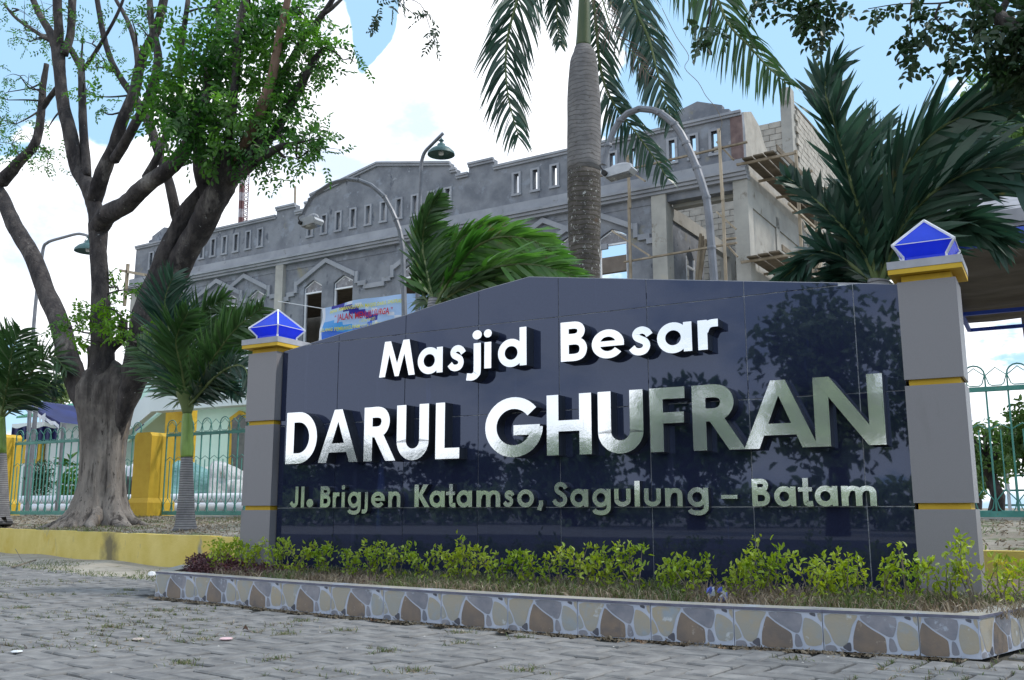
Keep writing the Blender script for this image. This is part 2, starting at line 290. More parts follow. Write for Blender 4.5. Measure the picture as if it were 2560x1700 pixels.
# ------------------------------------------------------------ ground, terrain
WALL=[(-14,4.4),(-9.5,3.05),(-8.04,2.68),(-6.8,2.37),(-5.54,2.07),(-3.53,1.52),(-2.2,1.25)]
def wally(x):
    if x<-2.2: return float(np.interp(x,[p[0] for p in WALL],[p[1] for p in WALL]))
    return 1.25 if x<-1.6 else 1.72 if x>3 else 1.45
def soilz(x,y):
    b=.285+.0*x; t=max(0,min(1,(y-wally(x))/(5.6-wally(x))))
    z=b+.19*t+ .015*math.sin(x*2.1+y*1.3)*min(1,t*4)
    if y>5.6: z=.475+.07*min(1,(y-5.6)/10)
    return z
g=MB(); g.add([(-400,-500,-.03),(500,-500,-.03),(500,12,-.03),(-400,12,-.03)],[(0,1,2,3)])
struct('ground',g,Msand,'bare ground and dirt around the site')
g=MB(); xs=list(np.linspace(-60,-14,12))+list(np.linspace(-13.6,7,84))+list(np.linspace(8,60,12)); ys=[0,.02,.05,.1,.2,.35,.5,.7,.9,1,1.2,1.6,2.2,3,4.5,7,12,20,60]
vs=[]
for x in xs:
    w=wally(x)+.1; rows=[w+(5.6-w)*min(1,t) if t<=1 else 5.6+ (t-1)*14 for t in ys]
    vs+=[(x,y,soilz(x,y)) for y in rows]
k=len(ys); g.add(vs,[(i*k+j,(i+1)*k+j,(i+1)*k+j+1,i*k+j+1) for i in range(len(xs)-1) for j in range(k-1)])
struct('soil_bank',g,Mdirt,'raised bank of dry soil and thin grass behind the yellow wall',smooth=True)
# pale sandy strip in front of the yellow wall
g=MB(); vs=[]; nx=40
for i in range(nx):
    x=-13+ i*(11.2/(nx-1)); w=wally(x)
    for j in range(10):
        t=j/9; y=w-2.2*(1-t); vs.append((x,y,-.012+.05*max(0,t-.45)**1.5*2+.012*math.sin(x*3+j)*t))
g.add(vs,[(i*10+j,(i+1)*10+j,(i+1)*10+j+1,i*10+j+1) for i in range(nx-1) for j in range(9)])
struct('sand_strip',g,Msand,'pale sandy strip at the foot of the yellow wall',smooth=True)

# ------------------------------------------------------------ paving
def pave_limit(x):   # far edge of the paving
    return float(np.interp(x,[-14,-7,-5.6,-4.65,-3.54,-2.34,-1.0],[2.4,1.6,1.13,.95,.6,.42,.3]))
CX=[-.97,-.5,-.05,.41,.84,1.24,1.64,2.06,2.45,2.82,3.2,3.57,3.94,4.16]
CY=[-.70,-.78,-.855,-.94,-1.0,-1.04,-1.075,-1.11,-1.125,-1.13,-1.115,-1.08,-1.04,-1.02]
def inplanter(x,y):
    if x<-1.25 or x>5.2 or y>1.5: return False
    if x<-.97: return y>-.70+(-.97-x)*1.45
    if x>4.16: return y>-1.02+(x-4.16)*3.2
    return y>float(np.interp(x,CX,CY))
g=MB(); P=[(-16,-9),(12,-9),(12,1.5),(-1,.25),(-2.34,.4),(-3.54,.55),(-4.65,.9),(-5.6,1.08),(-7,1.5),(-16,2.3)]
g.add([(x,y,-.013) for x,y in P],[tuple(range(len(P)))])
paving=struct('paving',g,Mjoint,'grey concrete herringbone block paving in front of the sign')
ang=R(-8.5); ca,sa=math.cos(ang),math.sin(ang); U=.106
def brick_geo(w,l,ch=.006,h=.03):
    a,b=w/2,l/2; r=[]
    vs=[(-a,-b,-h),(a,-b,-h),(a,b,-h),(-a,b,-h),(-a,-b,-ch),(a,-b,-ch),(a,b,-ch),(-a,b,-ch),(-a+ch,-b+ch,0),(a-ch,-b+ch,0),(a-ch,b-ch,0),(-a+ch,b-ch,0)]
    fs=[(8,9,10,11)]+[(4+i,4+(i+1)%4,8+(i+1)%4,8+i) for i in range(4)]+[(i,(i+1)%4,4+(i+1)%4,4+i) for i in range(4)]
    return vs,fs
spots=[]
for i in range(-190,120):
    for j in range(-110,60):
        k=(i-j)%4
        if k==0: cx,cy,rot=(i+1)*U,(j+.5)*U,0
        elif k==3: cx,cy,rot=(i+.5)*U,(j+1)*U,1
        else: continue
        x=cx*ca-cy*sa+1; y=cx*sa+cy*ca-1
        if x<-13 or x>9 or y<-5.6 or y>pave_limit(x)+.03*random.random() or inplanter(x,y): continue
        if inplanter(x+.07,y+.07) or inplanter(x-.07,y+.07): continue
        d=V((x,y,0))-CP; dep=d.dot(fwd)
        if dep<1.5: continue
        u=W/2+F*d.dot(rt)/dep; v=H/2-F*d.dot(up)/dep
        if u<-250 or u>2850 or v>2000: continue
        spots.append((dep if (30<u<2530 and v<1685) else 99,x,y,rot))
spots.sort()
bme=[]
for k in range(4):
    mb=MB(); vs,fs=brick_geo(U*2-.011-.002*k,U-.0115); vs=[(x+random.uniform(-.0015,.0015),y+random.uniform(-.0015,.0015),z) for x,y,z in vs]; mb.add(vs,fs); bme.append(mb.mesh('brick',Mpaver,fix=False))
for n_,(dep,x,y,rot) in enumerate(spots[:300]):
    o=bpy.data.objects.new('brick',bme[n_%4]); C.objects.link(o); o.parent=paving
    o.location=(x,y,random.uniform(-.004,.004)); o.rotation_euler=(random.gauss(0,.012),random.gauss(0,.012),ang+rot*math.pi/2+random.gauss(0,.012))
mb=MB()
for dep,x,y,rot in spots[300:]:
    vs,fs=brick_geo(U*2-.011,U-.0115); a=ang+rot*math.pi/2+random.gauss(0,.012); c,s=math.cos(a),math.sin(a); dz=random.uniform(-.004,.004); tx,ty=random.gauss(0,.012),random.gauss(0,.012)
    mb.add([(x+p*c-q*s,y+p*s+q*c,z+dz+p*tx+q*ty) for p,q,z in vs],fs)
o=mb.build('brick_field',Mpaver,paving,fix=False); o['kind']='stuff'; NSP=len(spots)

# ------------------------------------------------------------ yellow retaining walls
def wall_run(name,pts,z0,z1,th,m,label,parent=None,jag=0):
    mb=MB()
    for (a,b) in zip(pts,pts[1:]):
        a,b=V((*a,0)),V((*b,0)); t=(b-a).normalized(); nn=V((-t.y,t.x,0)); n=max(1,int((b-a).length/.35))
        for i in range(n):
            p=a.lerp(b,i/n); q=a.lerp(b,(i+1)/n); e=.004*math.sin(i*2.3)
            mb.prism([(0,0),(1,0),(1,1),(0,1)],lambda c,k:(p.lerp(q,c[0])+nn*(th*k)+V((0,0,z0+(z1-z0)*c[1]+(e if c[1] else 0)))))
    o=mb.build(name,m); return tag(o,label,'low wall')
wall_run('retaining_wall',[(x,y) for x,y in WALL],-.05,.335,.12,Mkerb,'long low faded yellow retaining wall under the big tree')
wall_run('retaining_wall',[(3.2,1.72),(9,1.72)],-.05,.32,.12,Mkerb,'short chipped yellow retaining wall right of the right pillar')
mb=MB()   # dark drip stain mound left as geometry-free; small litter and stones below instead

# ------------------------------------------------------------ planter: tiled kerb, cap, soil
planter=thing('planter','long low planter box faced with stone-patterned tiles under the sign','planter',(1.6,-.9,0))
Msto=[mat('tile_grout',(.42,.46,.56),(.52,.55,.64),rough=.35,scale=14),
      mat('tile_cream',(.33,.33,.31),(.40,.34,.25),bump=.0014,bscale=45,island=.0,rough=.35,scale=6,detail=7,spots=[(7,.53,(.30,.34,.38),.12),(11,.62,(.5,.52,.54),.05)]),
      mat('tile_brown',(.17,.14,.125),(.245,.185,.14),bump=.0014,bscale=45,island=.0,rough=.35,scale=9,detail=8,spots=[(5,.55,(.12,.11,.12),.12),(24,.62,(.33,.28,.24),.05)]),
      mat('tile_slate',(.17,.18,.22),(.30,.29,.32),bump=.0014,bscale=45,island=.0,rough=.35,scale=9,detail=8,spots=[(15,.6,(.4,.43,.5),.06)]),
      mat('tile_dark',(.07,.072,.095),(.12,.12,.145),bump=.0014,bscale=45,island=.0,rough=.35,scale=14)]
# one printed tile: outline points in 0..1 x 0..1 (x along, z up), read from the repeating pattern
STO=[(1,[(.02,.98),(.375,.98),(.37,.90),(.31,.68),(.285,.44),(.25,.20),(.2,.13),(.15,.14),(.105,.24),(.07,.48),(.015,.70)]),
     (1,[(.005,.64),(.055,.46),(.085,.26),(.055,.2),(.005,.15)]),
     (3,[(.01,.13),(.06,.16),(.12,.15),(.15,.02),(.01,.01)]),
     (3,[(.16,.12),(.19,.01),(.26,.01)]),
     (4,[(.19,.12),(.26,.25),(.29,.245),(.295,.04),(.27,.01)]),
     (2,[(.375,.84),(.395,.84),(.50,.64),(.64,.45),(.66,.38),(.665,.03),(.62,.015),(.315,.01),(.315,.35),(.34,.6)]),
     (3,[(.40,.98),(.77,.98),(.785,.8),(.765,.6),(.74,.44),(.70,.43),(.66,.47),(.50,.69),(.41,.86)]),
     (3,[(.695,.4),(.715,.415),(.745,.36),(.775,.14),(.765,.07),(.70,.055),(.685,.15)]),
     (1,[(.805,.86),(.88,.82),(.96,.7),(.995,.6),(.995,.16),(.9,.1),(.82,.115),(.79,.25),(.775,.5),(.79,.72)]),
     (4,[(.86,.985),(.93,.985),(.93,.88),(.87,.93)]),
     (1,[(.95,.985),(.998,.985),(.998,.72),(.955,.86)])]
def stone_tile(a,b,z0,z1,out,parent,x0=0.0,x1=1.0):
    a,b=V(a),V(b); mb=MB(); th=.011
    gp=.0015
    t=(b-a); ln=t.length; t.normalize(); a2=a+t*gp; b2=b-t*gp
    def P(px,pz,o): return a2.lerp(b2,(px-x0)/(x1-x0))+V((0,0,z0+(z1-z0)*pz))+V(out)*o
    mb.prism([(x0,0),(x1,0),(x1,1),(x0,1)],lambda c,k:P(c[0],c[1],0 if k==0 else -th),0)
    for m,poly in STO:
        pl=[(min(max(x,x0+.004),x1-.004),z) for x,z in poly]
        if max(p[0] for p in pl)-min(p[0] for p in pl)<.01: continue
        # round corners slightly
        q=[]
        for i in range(len(pl)):
            p0,p1,p2=pl[i-1],pl[i],pl[(i+1)%len(pl)]
            q+= [((p0[0]*.2+p1[0]*.8),(p0[1]*.2+p1[1]*.8)),((p2[0]*.2+p1[0]*.8),(p2[1]*.2+p1[1]*.8))]
        n=len(q); mb.add([P(x,z,.0012) for x,z in q],[tuple(range(n))],m)
    return mb.build('stone_tile',Msto,parent)
KZ=.158
cn=[V((x,y,0)) for x,y in zip(CX,CY)]
for i in range(len(cn)-1):
    o=(cn[i+1]-cn[i]).normalized(); o=V((o.y,-o.x,0))
    stone_tile(cn[i],cn[i+1],.004,KZ,o,planter, .0 if i else .0, 1.0 if i<len(cn)-2 else 1.0) if i!=len(cn)-2 else stone_tile(cn[i],cn[i+1],.004,KZ,o,planter,.34,1.0)
rs=[V((4.16,-1.02,0)),V((4.285,-.62,0)),V((4.41,-.22,0)),V((4.53,.18,0)),V((4.65,.58,0))]
for a,b in zip(rs,rs[1:]): 
    o=(b-a).normalized(); stone_tile(a,b,.004,KZ,V((o.y,-o.x,0)),planter)
ls=[V((-1.45,-.05,0)),V((-1.21,-.37,0)),V((-.97,-.70,0))]
for a,b in zip(ls,ls[1:]): o=(b-a).normalized(); stone_tile(a,b,.004,KZ,V((o.y,-o.x,0)),planter)
# cap tiles lying on top
allp=ls+cn[1:]+rs[1:]
Mcapt=[mat('cap_tile',(.30,.30,.30),(.42,.39,.33),rough=.4,scale=6,detail=7,objrand=.2,spots=[(5,.55,(.38,.42,.5),.06),(8,.6,(.2,.2,.24),.06)]),mat('cap_edge',(.10,.10,.15),(.16,.16,.22),rough=.5,scale=20)]
def offs(i,d):
    a=allp[max(i-1,0)]; b=allp[min(i+1,len(allp)-1)]; t=(b-a).normalized(); return allp[i]+V((-t.y,t.x,0))*d
for i in range(len(allp)-1):
    mb=MB(); e=.001
    p=[offs(i,-.006).lerp(offs(i+1,-.006),e),offs(i+1,-.006).lerp(offs(i,-.006),e),offs(i+1,.11),offs(i,.11)]
    mb.add([V((q.x,q.y,z)) for z in (KZ+.001,KZ+.012) for q in p],[(4,5,6,7),(0,3,2,1),(1,2,6,5),(2,3,7,6),(3,0,4,7)],0)
    b=len(mb.v)-8; mb.f.append((b,b+1,b+5,b+4)); mb.m.append(1)
    mb.build('cap_tile',Mcapt,planter)
mb=MB()   # core under the tiles
for i in range(len(allp)-1):
    p=[offs(i,.0125),offs(i+1,.0125),offs(i+1,.1),offs(i,.1)]
    mb.add([V((q.x,q.y,z)) for z in (0,KZ) for q in p],[(0,3,2,1),(4,5,6,7),(0,1,5,4),(1,2,6,5),(2,3,7,6),(3,0,4,7)])
mb.build('kerb_core',Mconc,planter)
g=MB(); ring_=[offs(i,.09) for i in range(len(allp))]
vs=[V((p.x,p.y,.150)) for p in ring_]+[V((5.0,1.7,.16)),V((-1.9,1.2,.16))]
g.add(vs,[tuple(range(len(vs)))]); struct('planter_soil',g,mat('planter_soil',(.09,.07,.05),(.2,.16,.115),rough=1,scale=9,detail=8,bump=.01,bscale=50),'brown soil inside the planter')

# ------------------------------------------------------------ sign wall
sign=thing('monument_sign','polished black granite sign wall of a mosque with large raised steel letters','sign',(1.64,0,.15))
XL,XR,XP=-.54,3.835,1.585
TOP=[(XL,1.765),(0,1.852),(.6,1.935),(.8,1.972),(1.25,2.045),(XP,2.088),(2.4,1.972),(3.0,1.887),(3.6,1.803),(XR,1.768)]
def topz(x): return float(np.interp(x,[p[0] for p in TOP],[p[1] for p in TOP]))
mb=MB(); pl=[(XL,.0),(XR,.0)]+TOP[::-1]
mb.prism([(x,z-.004) for x,z in pl],lambda c,k:V((c[0],.0035+.19*k,c[1]))); mb.build('backing_wall',Mgrout,sign)
cols=[XL,0,.6,1.2,1.8,2.4,3.0,3.6,XR]; rows=[.0,.6,1.2,1.8,2.4]; gp=.0026
for i in range(8):
    for j in range(4):
        x0,x1=cols[i]+(gp if i else 0),cols[i+1]-(gp if i<7 else 0); z0,z1=rows[j]+gp,rows[j+1]-gp
        xx=sorted(set([x0,x1]+[p[0] for p in TOP if x0<p[0]<x1]+list(np.linspace(x0,x1,9))))
        top=[(x,min(z1,topz(x))) for x in xx]; top=[(x,z) for x,z in top if z>z0+.001]
        if len(top)<2: continue
        poly=[(top[0][0],z0),(top[-1][0],z0)]+top[::-1]
        tx,tz=random.gauss(0,.0009),random.gauss(0,.0009); cx,cz=(x0+x1)/2,(z0+z1)/2
        mb=MB(); mb.prism(poly,lambda c,k:V((c[0],(.012 if k else -.0035)+( 0 if k else (c[0]-cx)*tx+(c[1]-cz)*tz),c[1]))); mb.build('granite_panel',Mgran,sign)
mb=MB()
for (a,b) in zip(TOP,TOP[1:]):
    mb.prism([(a[0],a[1]-.003),(b[0],b[1]-.003),(b[0],b[1]+.005),(a[0],a[1]+.005)],lambda c,k:V((c[0],.002+.2*k,c[1])))
mb.build('top_coping',Mcap,sign)

# letters ---------------------------------------------------------------
def arc(cx,cy,rx,ry,a0,a1,n=22): return [(cx+rx*math.cos(R(a0+(a1-a0)*i/n)),cy+ry*math.sin(R(a0+(a1-a0)*i/n))) for i in range(n+1)]
def rib(path,w=.2): return ('r',path,w)
def pol(*p): return ('p',list(p))
def rect(x0,y0,x1,y1): return pol((x0,y0),(x1,y0),(x1,y1),(x0,y1))
def ring2(cx,cy,r,w): return rib(arc(cx,cy,r-w/2,r-w/2,0,360,36),w)
w=.2
GL={
'M':[pol((0,0),(.2,0),(.34,.62),(.53,-.0),(.66,-.0),(.84,.62),(.99,0),(1.19,0),(1.0,1),(.80,1),(.60,.36),(.385,1),(.18,1))],
'a':[ring2(.36,.35,.37,.19),rect(.60,0,.79,.70)],
'd':[ring2(.36,.35,.37,.19),rect(.60,0,.79,1.0)],
's':[rib([(.50,.47),(.44,.56),(.33,.61),(.22,.585),(.165,.51),(.20,.43),(.30,.375),(.39,.32),(.425,.22),(.37,.12),(.26,.085),(.14,.11),(.06,.2)],.175)],
'S':[rib([(.62,.74),(.53,.87),(.38,.915),(.25,.87),(.20,.75),(.25,.63),(.40,.53),(.54,.42),(.59,.27),(.51,.13),(.35,.085),(.19,.13),(.08,.27)],.18)],
'j':[rib([(.28,.70),(.28,.0),(.25,-.13),(.15,-.195),(.0,-.18)],.19),rib(arc(.28,.92,.062,.062,0,360,20),.124)],
'J1':[rib([(.28,.70),(.28,.0),(.25,-.13),(.15,-.195),(.0,-.18)],.19)],
'i':[rect(.02,0,.21,.70),rib(arc(.115,.93,.055,.055,0,360,20),.11)],
'B':[rect(0,0,.2,1),rib([(.15,.905),(.36,.905),(.47,.86),(.51,.76),(.47,.65),(.36,.60),(.15,.60)],.18),rib([(.15,.50),(.38,.50),(.51,.44),(.56,.30),(.51,.15),(.38,.09),(.15,.09)],.18)],
'e':[rib(arc(.36,.35,.27,.27,0,325,30),.18),rect(.12,.29,.715,.42)],
'r':[rect(0,0,.19,.70),rib([(.12,.42),(.17,.54),(.26,.605),(.41,.61)],.18)],
'D':[rect(0,0,.205,1),rib([(.15,.9)]+arc(.33,.5,.38,.4,90,-90,18)+[(.15,.1)],.2)],
'A':[pol((0,0),(.21,0),(.585,1),(.40,1)),pol((.79,0),(1.0,0),(.60,1),(.415,1)),pol((.22,.19),(.78,.19),(.71,.36),(.29,.36))],
'R':[rect(0,0,.205,1),rib([(.15,.9),(.36,.9),(.48,.85),(.53,.73),(.48,.60),(.36,.54),(.15,.54)],.2),pol((.25,.46),(.47,.50),(.78,0),(.54,0))],
'U':[rib([(.105,1),(.105,.37)]+arc(.36,.35,.255,.25,180,360,14)+[(.615,.37),(.615,1)],.21)],
'L':[rect(0,0,.21,1),rect(.15,0,.55,.19)],
'G':[rib(arc(.5,.5,.40,.41,38,360,34)[:-1]+[(.90,.50)],.2),rect(.50,.36,.95,.53)],
'H':[rect(0,0,.21,1),rect(.58,0,.79,1),rect(.15,.39,.65,.57)],
'F':[rect(0,0,.21,1),rect(.15,.82,.56,1),rect(.15,.44,.54,.61)],
'N':[rect(0,0,.2,1),rect(.71,0,.91,1),pol((.0,1),(.22,1),(.91,0),(.69,0))],
'J':[rib([(.42,1),(.42,.30),(.38,.15),(.27,.09),(.15,.13),(.04,.25)],.19)],
'l':[rect(0,0,.2,1)],
'l2':[rect(0,0,.2,1.02)],
'.':[rib(arc(.2,.2,.1,.1,0,360,20),.2)],
'g':[ring2(.36,.35,.37,.18),rib([(.70,.70),(.70,.0),(.64,-.16),(.50,-.235),(.33,-.245),(.13,-.2),(.06,-.12)],.18)],
'n':[rect(0,0,.19,.70),rib([(.12,.35),(.16,.5),(.27,.60),(.40,.61),(.50,.56),(.545,.43),(.545,0)],.18)],
'm':[rect(0,0,.18,.70),rib([(.12,.35),(.15,.5),(.24,.60),(.34,.61),(.43,.56),(.46,.43),(.46,0)],.17),rib([(.46,.35),(.50,.5),(.60,.60),(.71,.61),(.80,.56),(.835,.43),(.835,0)],.17)],
't':[rib([(.26,1.0),(.26,.2),(.31,.10),(.40,.08),(.50,.09)],.19),rect(0,.52,.48,.67)],
'K':[rect(0,0,.2,1),pol((.17,.50),(.36,.52),(.66,1),(.42,1)),pol((.17,.52),(.33,.62),(.72,0),(.48,0))],
'o':[ring2(.37,.35,.37,.18)],
'u':[rib([(.09,.70),(.09,.30)]+arc(.34,.28,.25,.19,180,360,12)+[(.59,.30),(.59,.70)],.18)],
',':[rib([(.18,.26),(.19,.1),(.10,-.14)],.17)],
'-':[rect(0,.28,.42,.42)]}
def ribbon_quads(path,w):
    P=[V((*p,0)) for p in path]; closed=(P[0]-P[-1]).length<1e-4
    if len(P)<20 and len(P)>3 and not closed: P=catmull(P,4)
    n=len(P); o=[]
    for i,p in enumerate(P):
        if closed: a=P[(i-1)%(n-1)]; b=P[(i+1)%(n-1)]
        else: a=P[max(i-1,0)]; b=P[min(i+1,n-1)]
        t=(b-a).normalized(); nn=V((-t.y,t.x,0)); o.append(((p+nn*w/2),(p-nn*w/2)))
    return o
def letter(ch,x0,x1,z0,cap,parent,yf=-.1,label=None):
    mb=MB(); G=GL[ch]; allx=[]; pcs=[]
    for g_ in G:
        if g_[0]=='p': pcs.append(('p',g_[1])); allx+=[p[0] for p in g_[1]]
        else:
            q=ribbon_quads(g_[1],g_[2]); pcs.append(('r',q)); allx+=[c.x for pr_ in q for c in pr_]
    mn,mxx=min(allx),max(allx); S=(x1-x0)/(mxx-mn)
    for k,(ty,q) in enumerate(pcs):
        y=yf-.0011*k; ins=.0004*k
        def T(x,z,b): return V((x0+(x-mn)*S,(y if not b else -.0045),z0+z*cap))
        if ty=='p':
            mb.prism(q,lambda c,b:T(c[0],c[1],b)); nq=len(q)
            for z_ in range(nq): mb.m[-1-z_]=1
        else:
            closed=(q[0][0]-q[-1][0]).length<1e-3; m=len(q)-1 if closed else len(q); b0=len(mb.v)
            for a,b in q[:m]: mb.v+=[tuple(T(a.x,a.y,0)),tuple(T(b.x,b.y,0)),tuple(T(a.x,a.y,1)),tuple(T(b.x,b.y,1))]
            for i in range(m if closed else m-1):
                A=b0+i*4; B=b0+((i+1)%m)*4
                for z_,f in enumerate(((A,A+1,B+1,B),(A+2,B+2,B+3,A+3),(A,B,B+2,A+2),(A+1,A+3,B+3,B+1))): mb.f.append(f); mb.m.append(1 if z_>1 else 0)
            if not closed:
                e=b0+(m-1)*4; mb.f+=[(b0,b0+2,b0+3,b0+1),(e,e+1,e+3,e+2)]; mb.m+=[1,1]
    # small tilt, as each letter is bolted by hand
    tx=random.gauss(0,.006); tz=random.gauss(0,.004); cx=(x0+x1)/2; cz=z0+cap/2
    mb.v=[(x,y+((x-cx)*tx+(z-cz)*tz if y<-.04 else 0),z) for x,y,z in mb.v]
    mb.build('letter',[Msteel,Mside],parent)
def xu(u,v): return on_y(u,v,-.1).x
for ch,a,b in [('M',.446,.752),('a',.775,.978),('s',1.018,1.16),('j',1.163,1.285),('i',1.300,1.360),('d',1.407,1.618),('B',1.862,2.042),('e',2.074,2.288),('s',2.319,2.470),('a',2.498,2.712),('r',2.748,2.870)]:
    letter(ch,a,b,1.490,.248,sign)
for ch,a,b in [('D',-.387,-.094),('A',-.08,.277),('R',.330,.602),('U',.610,.872),('L',.927,1.117),('G',1.313,1.73),('H',1.759,2.063),('U',2.107,2.397),('F',2.44,2.656),('R',2.698,3.0),('A',2.991,3.391),('N',3.378,3.733)]:
    letter(ch,a,b,.914,.372,sign)
ad=[('J',724,745),('l',752,760),('.',766,783),('B',800.5,826.4),('r',831.5,848),('i',853,862),('g',869.4,902),('J1',904.4,919.4),('e',927.6,962),('n',970.5,1001),
    ('K',1036,1074),('a',1073.8,1111.7),('t',1115,1139),('a',1141.3,1180),('m',1191,1251),('s',1257.5,1286),('o',1293,1335),(',',1342.4,1358),
    ('S',1380.6,1419),('a',1426,1471),('g',1481,1527.3),('u',1536,1577),('l',1587,1600),('u',1611,1652.7),('n',1663.3,1707),('g',1719.3,1771.8),('-',1803.7,1844),
    ('B',1881.3,1926),('a',1936.5,1990.8),('t',1997,2034),('a',2038,2095.8),('m',2105,2193)]
for ch,a,b in ad: letter(ch,on_y(a,1260,-.05).x,on_y(b,1260,-.05).x,.603,.149,sign,yf=-.05)

# pillars ---------------------------------------------------------------
def pillar(x0,x1,label):
    t=thing('pillar',label,'pillar',((x0+x1)/2,.08,.0)); yf,yb=-.065,.225
    core=MB(); core.box(x0+.02,x1-.02,yf+.02,yb-.02,.0,1.80); core.build('core',Myel,t)
    for z0,z1 in ((.0,.585),(.617,1.215),(1.247,1.765)):
        mb=MB(); th=.012
        mb.box(x0,x1,yf,yf+th,z0,z1); mb.box(x0,x1,yb-th,yb,z0,z1); mb.box(x0,x0+th,yf+th+.001,yb-th-.001,z0,z1); mb.box(x1-th,x1,yf+th+.001,yb-th-.001,z0,z1)
        mb.add([(x0+.001,yf+.001,z1-.002),(x1-.001,yf+.001,z1-.002),(x1-.001,yb-.001,z1-.002),(x0+.001,yb-.001,z1-.002)],[(0,1,2,3)])
        mb.build('cladding_panel',Mpan,t)
    mb=MB(); a=.04; mb.box(x0-a+.003,x1+a-.003,yf-a+.003,yb+a-.003,1.803,1.829); mb.build('yellow_soffit',Myel,t)
    mb=MB(); mb.box(x0-a,x1+a,yf-a,yb+a,1.830,1.872); mb.build('cap',Mcap,t)
    cx,cy=(x0+x1)/2,(yf+yb)/2
    return cx,cy
def lantern(cx,cy,label):
    t=thing('lantern',label,'lantern',(cx,cy,1.872)); rot=R(0)
    z0,z1,z2,z3=1.874,1.905,1.968,2.125; rb,rm=.105,.152
    K=[(-1,-1),(1,-1),(1,1),(-1,1)]
    def q(i,r,z): k=K[i%4]; return V((cx+k[0]*r,cy+k[1]*r,z))
    mb=MB()
    for i in range(4):
        pn=MB(); e=.003
        pn.add([q(i,rb-e,z0),q(i+1,rb-e,z0),q(i+1,rb-e,z1),q(i,rb-e,z1),q(i+1,rm-e,z2),q(i,rm-e,z2),V((cx,cy,z3-.006))],[(0,1,2,3),(3,2,4,5),(5,4,6)]); pn.build('blue_pane',Mblue,t)
    bars=MB()
    for i in range(4):
        for a,b in ((q(i,rb,z0),q(i,rb,z1+.002)),(q(i,rb,z1),q(i,rm,z2)),(q(i,rm,z2),V((cx,cy,z3)))): bars.beam(a,b,.011)
        bars.beam(q(i,rm,z2),q(i+1,rm,z2),.004)
    bars.build('white_frame',Mwht,t)
    b=MB(); b.lathe((cx,cy,z0),[(.02,0),(.02,.03),(.035,.05),(.03,.09),(.001,.11)],10); b.build('bulb',Mwht,t)
lc=pillar(-.838,-.548,'left grey clad pillar with yellow bands at the low end of the sign')
rc=pillar(3.836,4.118,'right grey clad pillar with yellow bands beside the green fence')
lantern(*lc,'blue pyramid lantern with white frame on the left pillar')
lantern(*rc,'blue pyramid lantern with white frame on the right pillar, before the dark palm')

# ------------------------------------------------------------ the mosque under construction
FA=V((-2.15,19.06,0)); TH=R(2.2); FD=V((-math.cos(TH),math.sin(TH),0)); FN=V((math.sin(TH),math.cos(TH),0))
def FP(s,o,z): return FA+FD*s+FN*o+V((0,0,z))
def fs(u,v,o=0.0):
    d=ray(u,v); t=((FA-CP).dot(FN)+o)/d.dot(FN); P=CP+d*t; return (P-FA).dot(FD),P.z
def fbox(mb,s0,s1,o0,o1,z0,z1,m=0):
    mb.obox(FP((s0+s1)/2,(o0+o1)/2,(z0+z1)/2),FD*((s1-s0)/2),FN*((o1-o0)/2),V((0,0,(z1-z0)/2)),m)
mosque=thing('mosque','large unfinished grey cement mosque with stepped parapet and slit windows behind the sign','building',tuple(FP(12.8,0,0)))
SL=[24.68,24.1,23.5,22.3,21.65,21.0,20.37,19.73,19.08,18.44,15.92,15.25,14.58,13.9,13.22,12.54,11.87,11.2,10.52,9.85,7.22,6.54,5.86,5.2,4.55,3.9,3.25,2.04,1.41,.79]
SL.sort(); SW=.088; Z0,Z1=10.25,10.89
prof=[(0,11.27)]+[(8.05,11.27),(8.051,11.55),(9.03,11.55),(9.031,11.25),(9.5,11.25),(9.501,11.50),(9.75,11.50),(9.751,11.76),(12.85,12.36),(15.95,11.76),(15.951,11.5),(16.2,11.5),(16.201,11.25),(16.67,11.25),(16.671,11.55),(17.65,11.55),(17.651,11.27),(25.7,11.27)]
mb=MB()
fbox(mb,-.02,25.72,0,.2,9.9,Z0)
mb.prism([(-.02,Z1),(25.72,Z1)]+[(s+(0),z) for s,z in prof[::-1]],lambda c,k:FP(c[0],.2*k,c[1]))
e=[-.02]+[x for s in SL for x in (s-SW,s+SW)]+[25.72]
for a,b in zip(e[::2],e[1::2]): fbox(mb,a,b,0,.2,Z0,Z1)
mb.build('parapet_wall',Mplas,mosque)
for s in SL:   # slit window frames
    mb=MB(); a=SW+.075
    fbox(mb,s-a,s-SW,-.04,.06,Z0-.0,Z1); fbox(mb,s+SW,s+a,-.04,.06,Z0,Z1); fbox(mb,s-a,s+a,-.041,.06,Z1,Z1+.06); fbox(mb,s-a-.02,s+a+.02,-.055,.06,Z0-.07,Z0)
    mb.build('slit_frame',Mmould,mosque)
def run(pts,o,h,mb):  # moulding following a profile
    for a,b in zip(pts,pts[1:]):
        if abs(b[0]-a[0])<.01: continue
        mb.prism([(a[0],a[1]-h),(b[0],b[1]-h),(b[0],b[1]),(a[0],a[1])],lambda c,k:FP(c[0],-o+(o-.002)*k if k==0 else -.002,c[1]))
for dz,o,h in ((.045,.11,.07),(-.027,.07,.07)):
    mb=MB(); run([(s,z+dz) for s,z in prof],o,h,mb); mb.build('parapet_moulding',Mmould,mosque)
mb=MB(); fbox(mb,-.1,25.85,-.14,.1,9.60,9.9); mb.build('fascia_band',Mmould,mosque)
for k,(z,o) in enumerate(((9.50,.30),(9.41,.24),(9.32,.17))):
    mb=MB(); fbox(mb,-.12,25.9,-o,.1,z,z+.085); mb.build('cornice_step',Mmould,mosque)
mb=MB(); fbox(mb,0,25.7,-.02,.3,9.1,9.319); mb.build('ring_beam',Mplas,mosque)
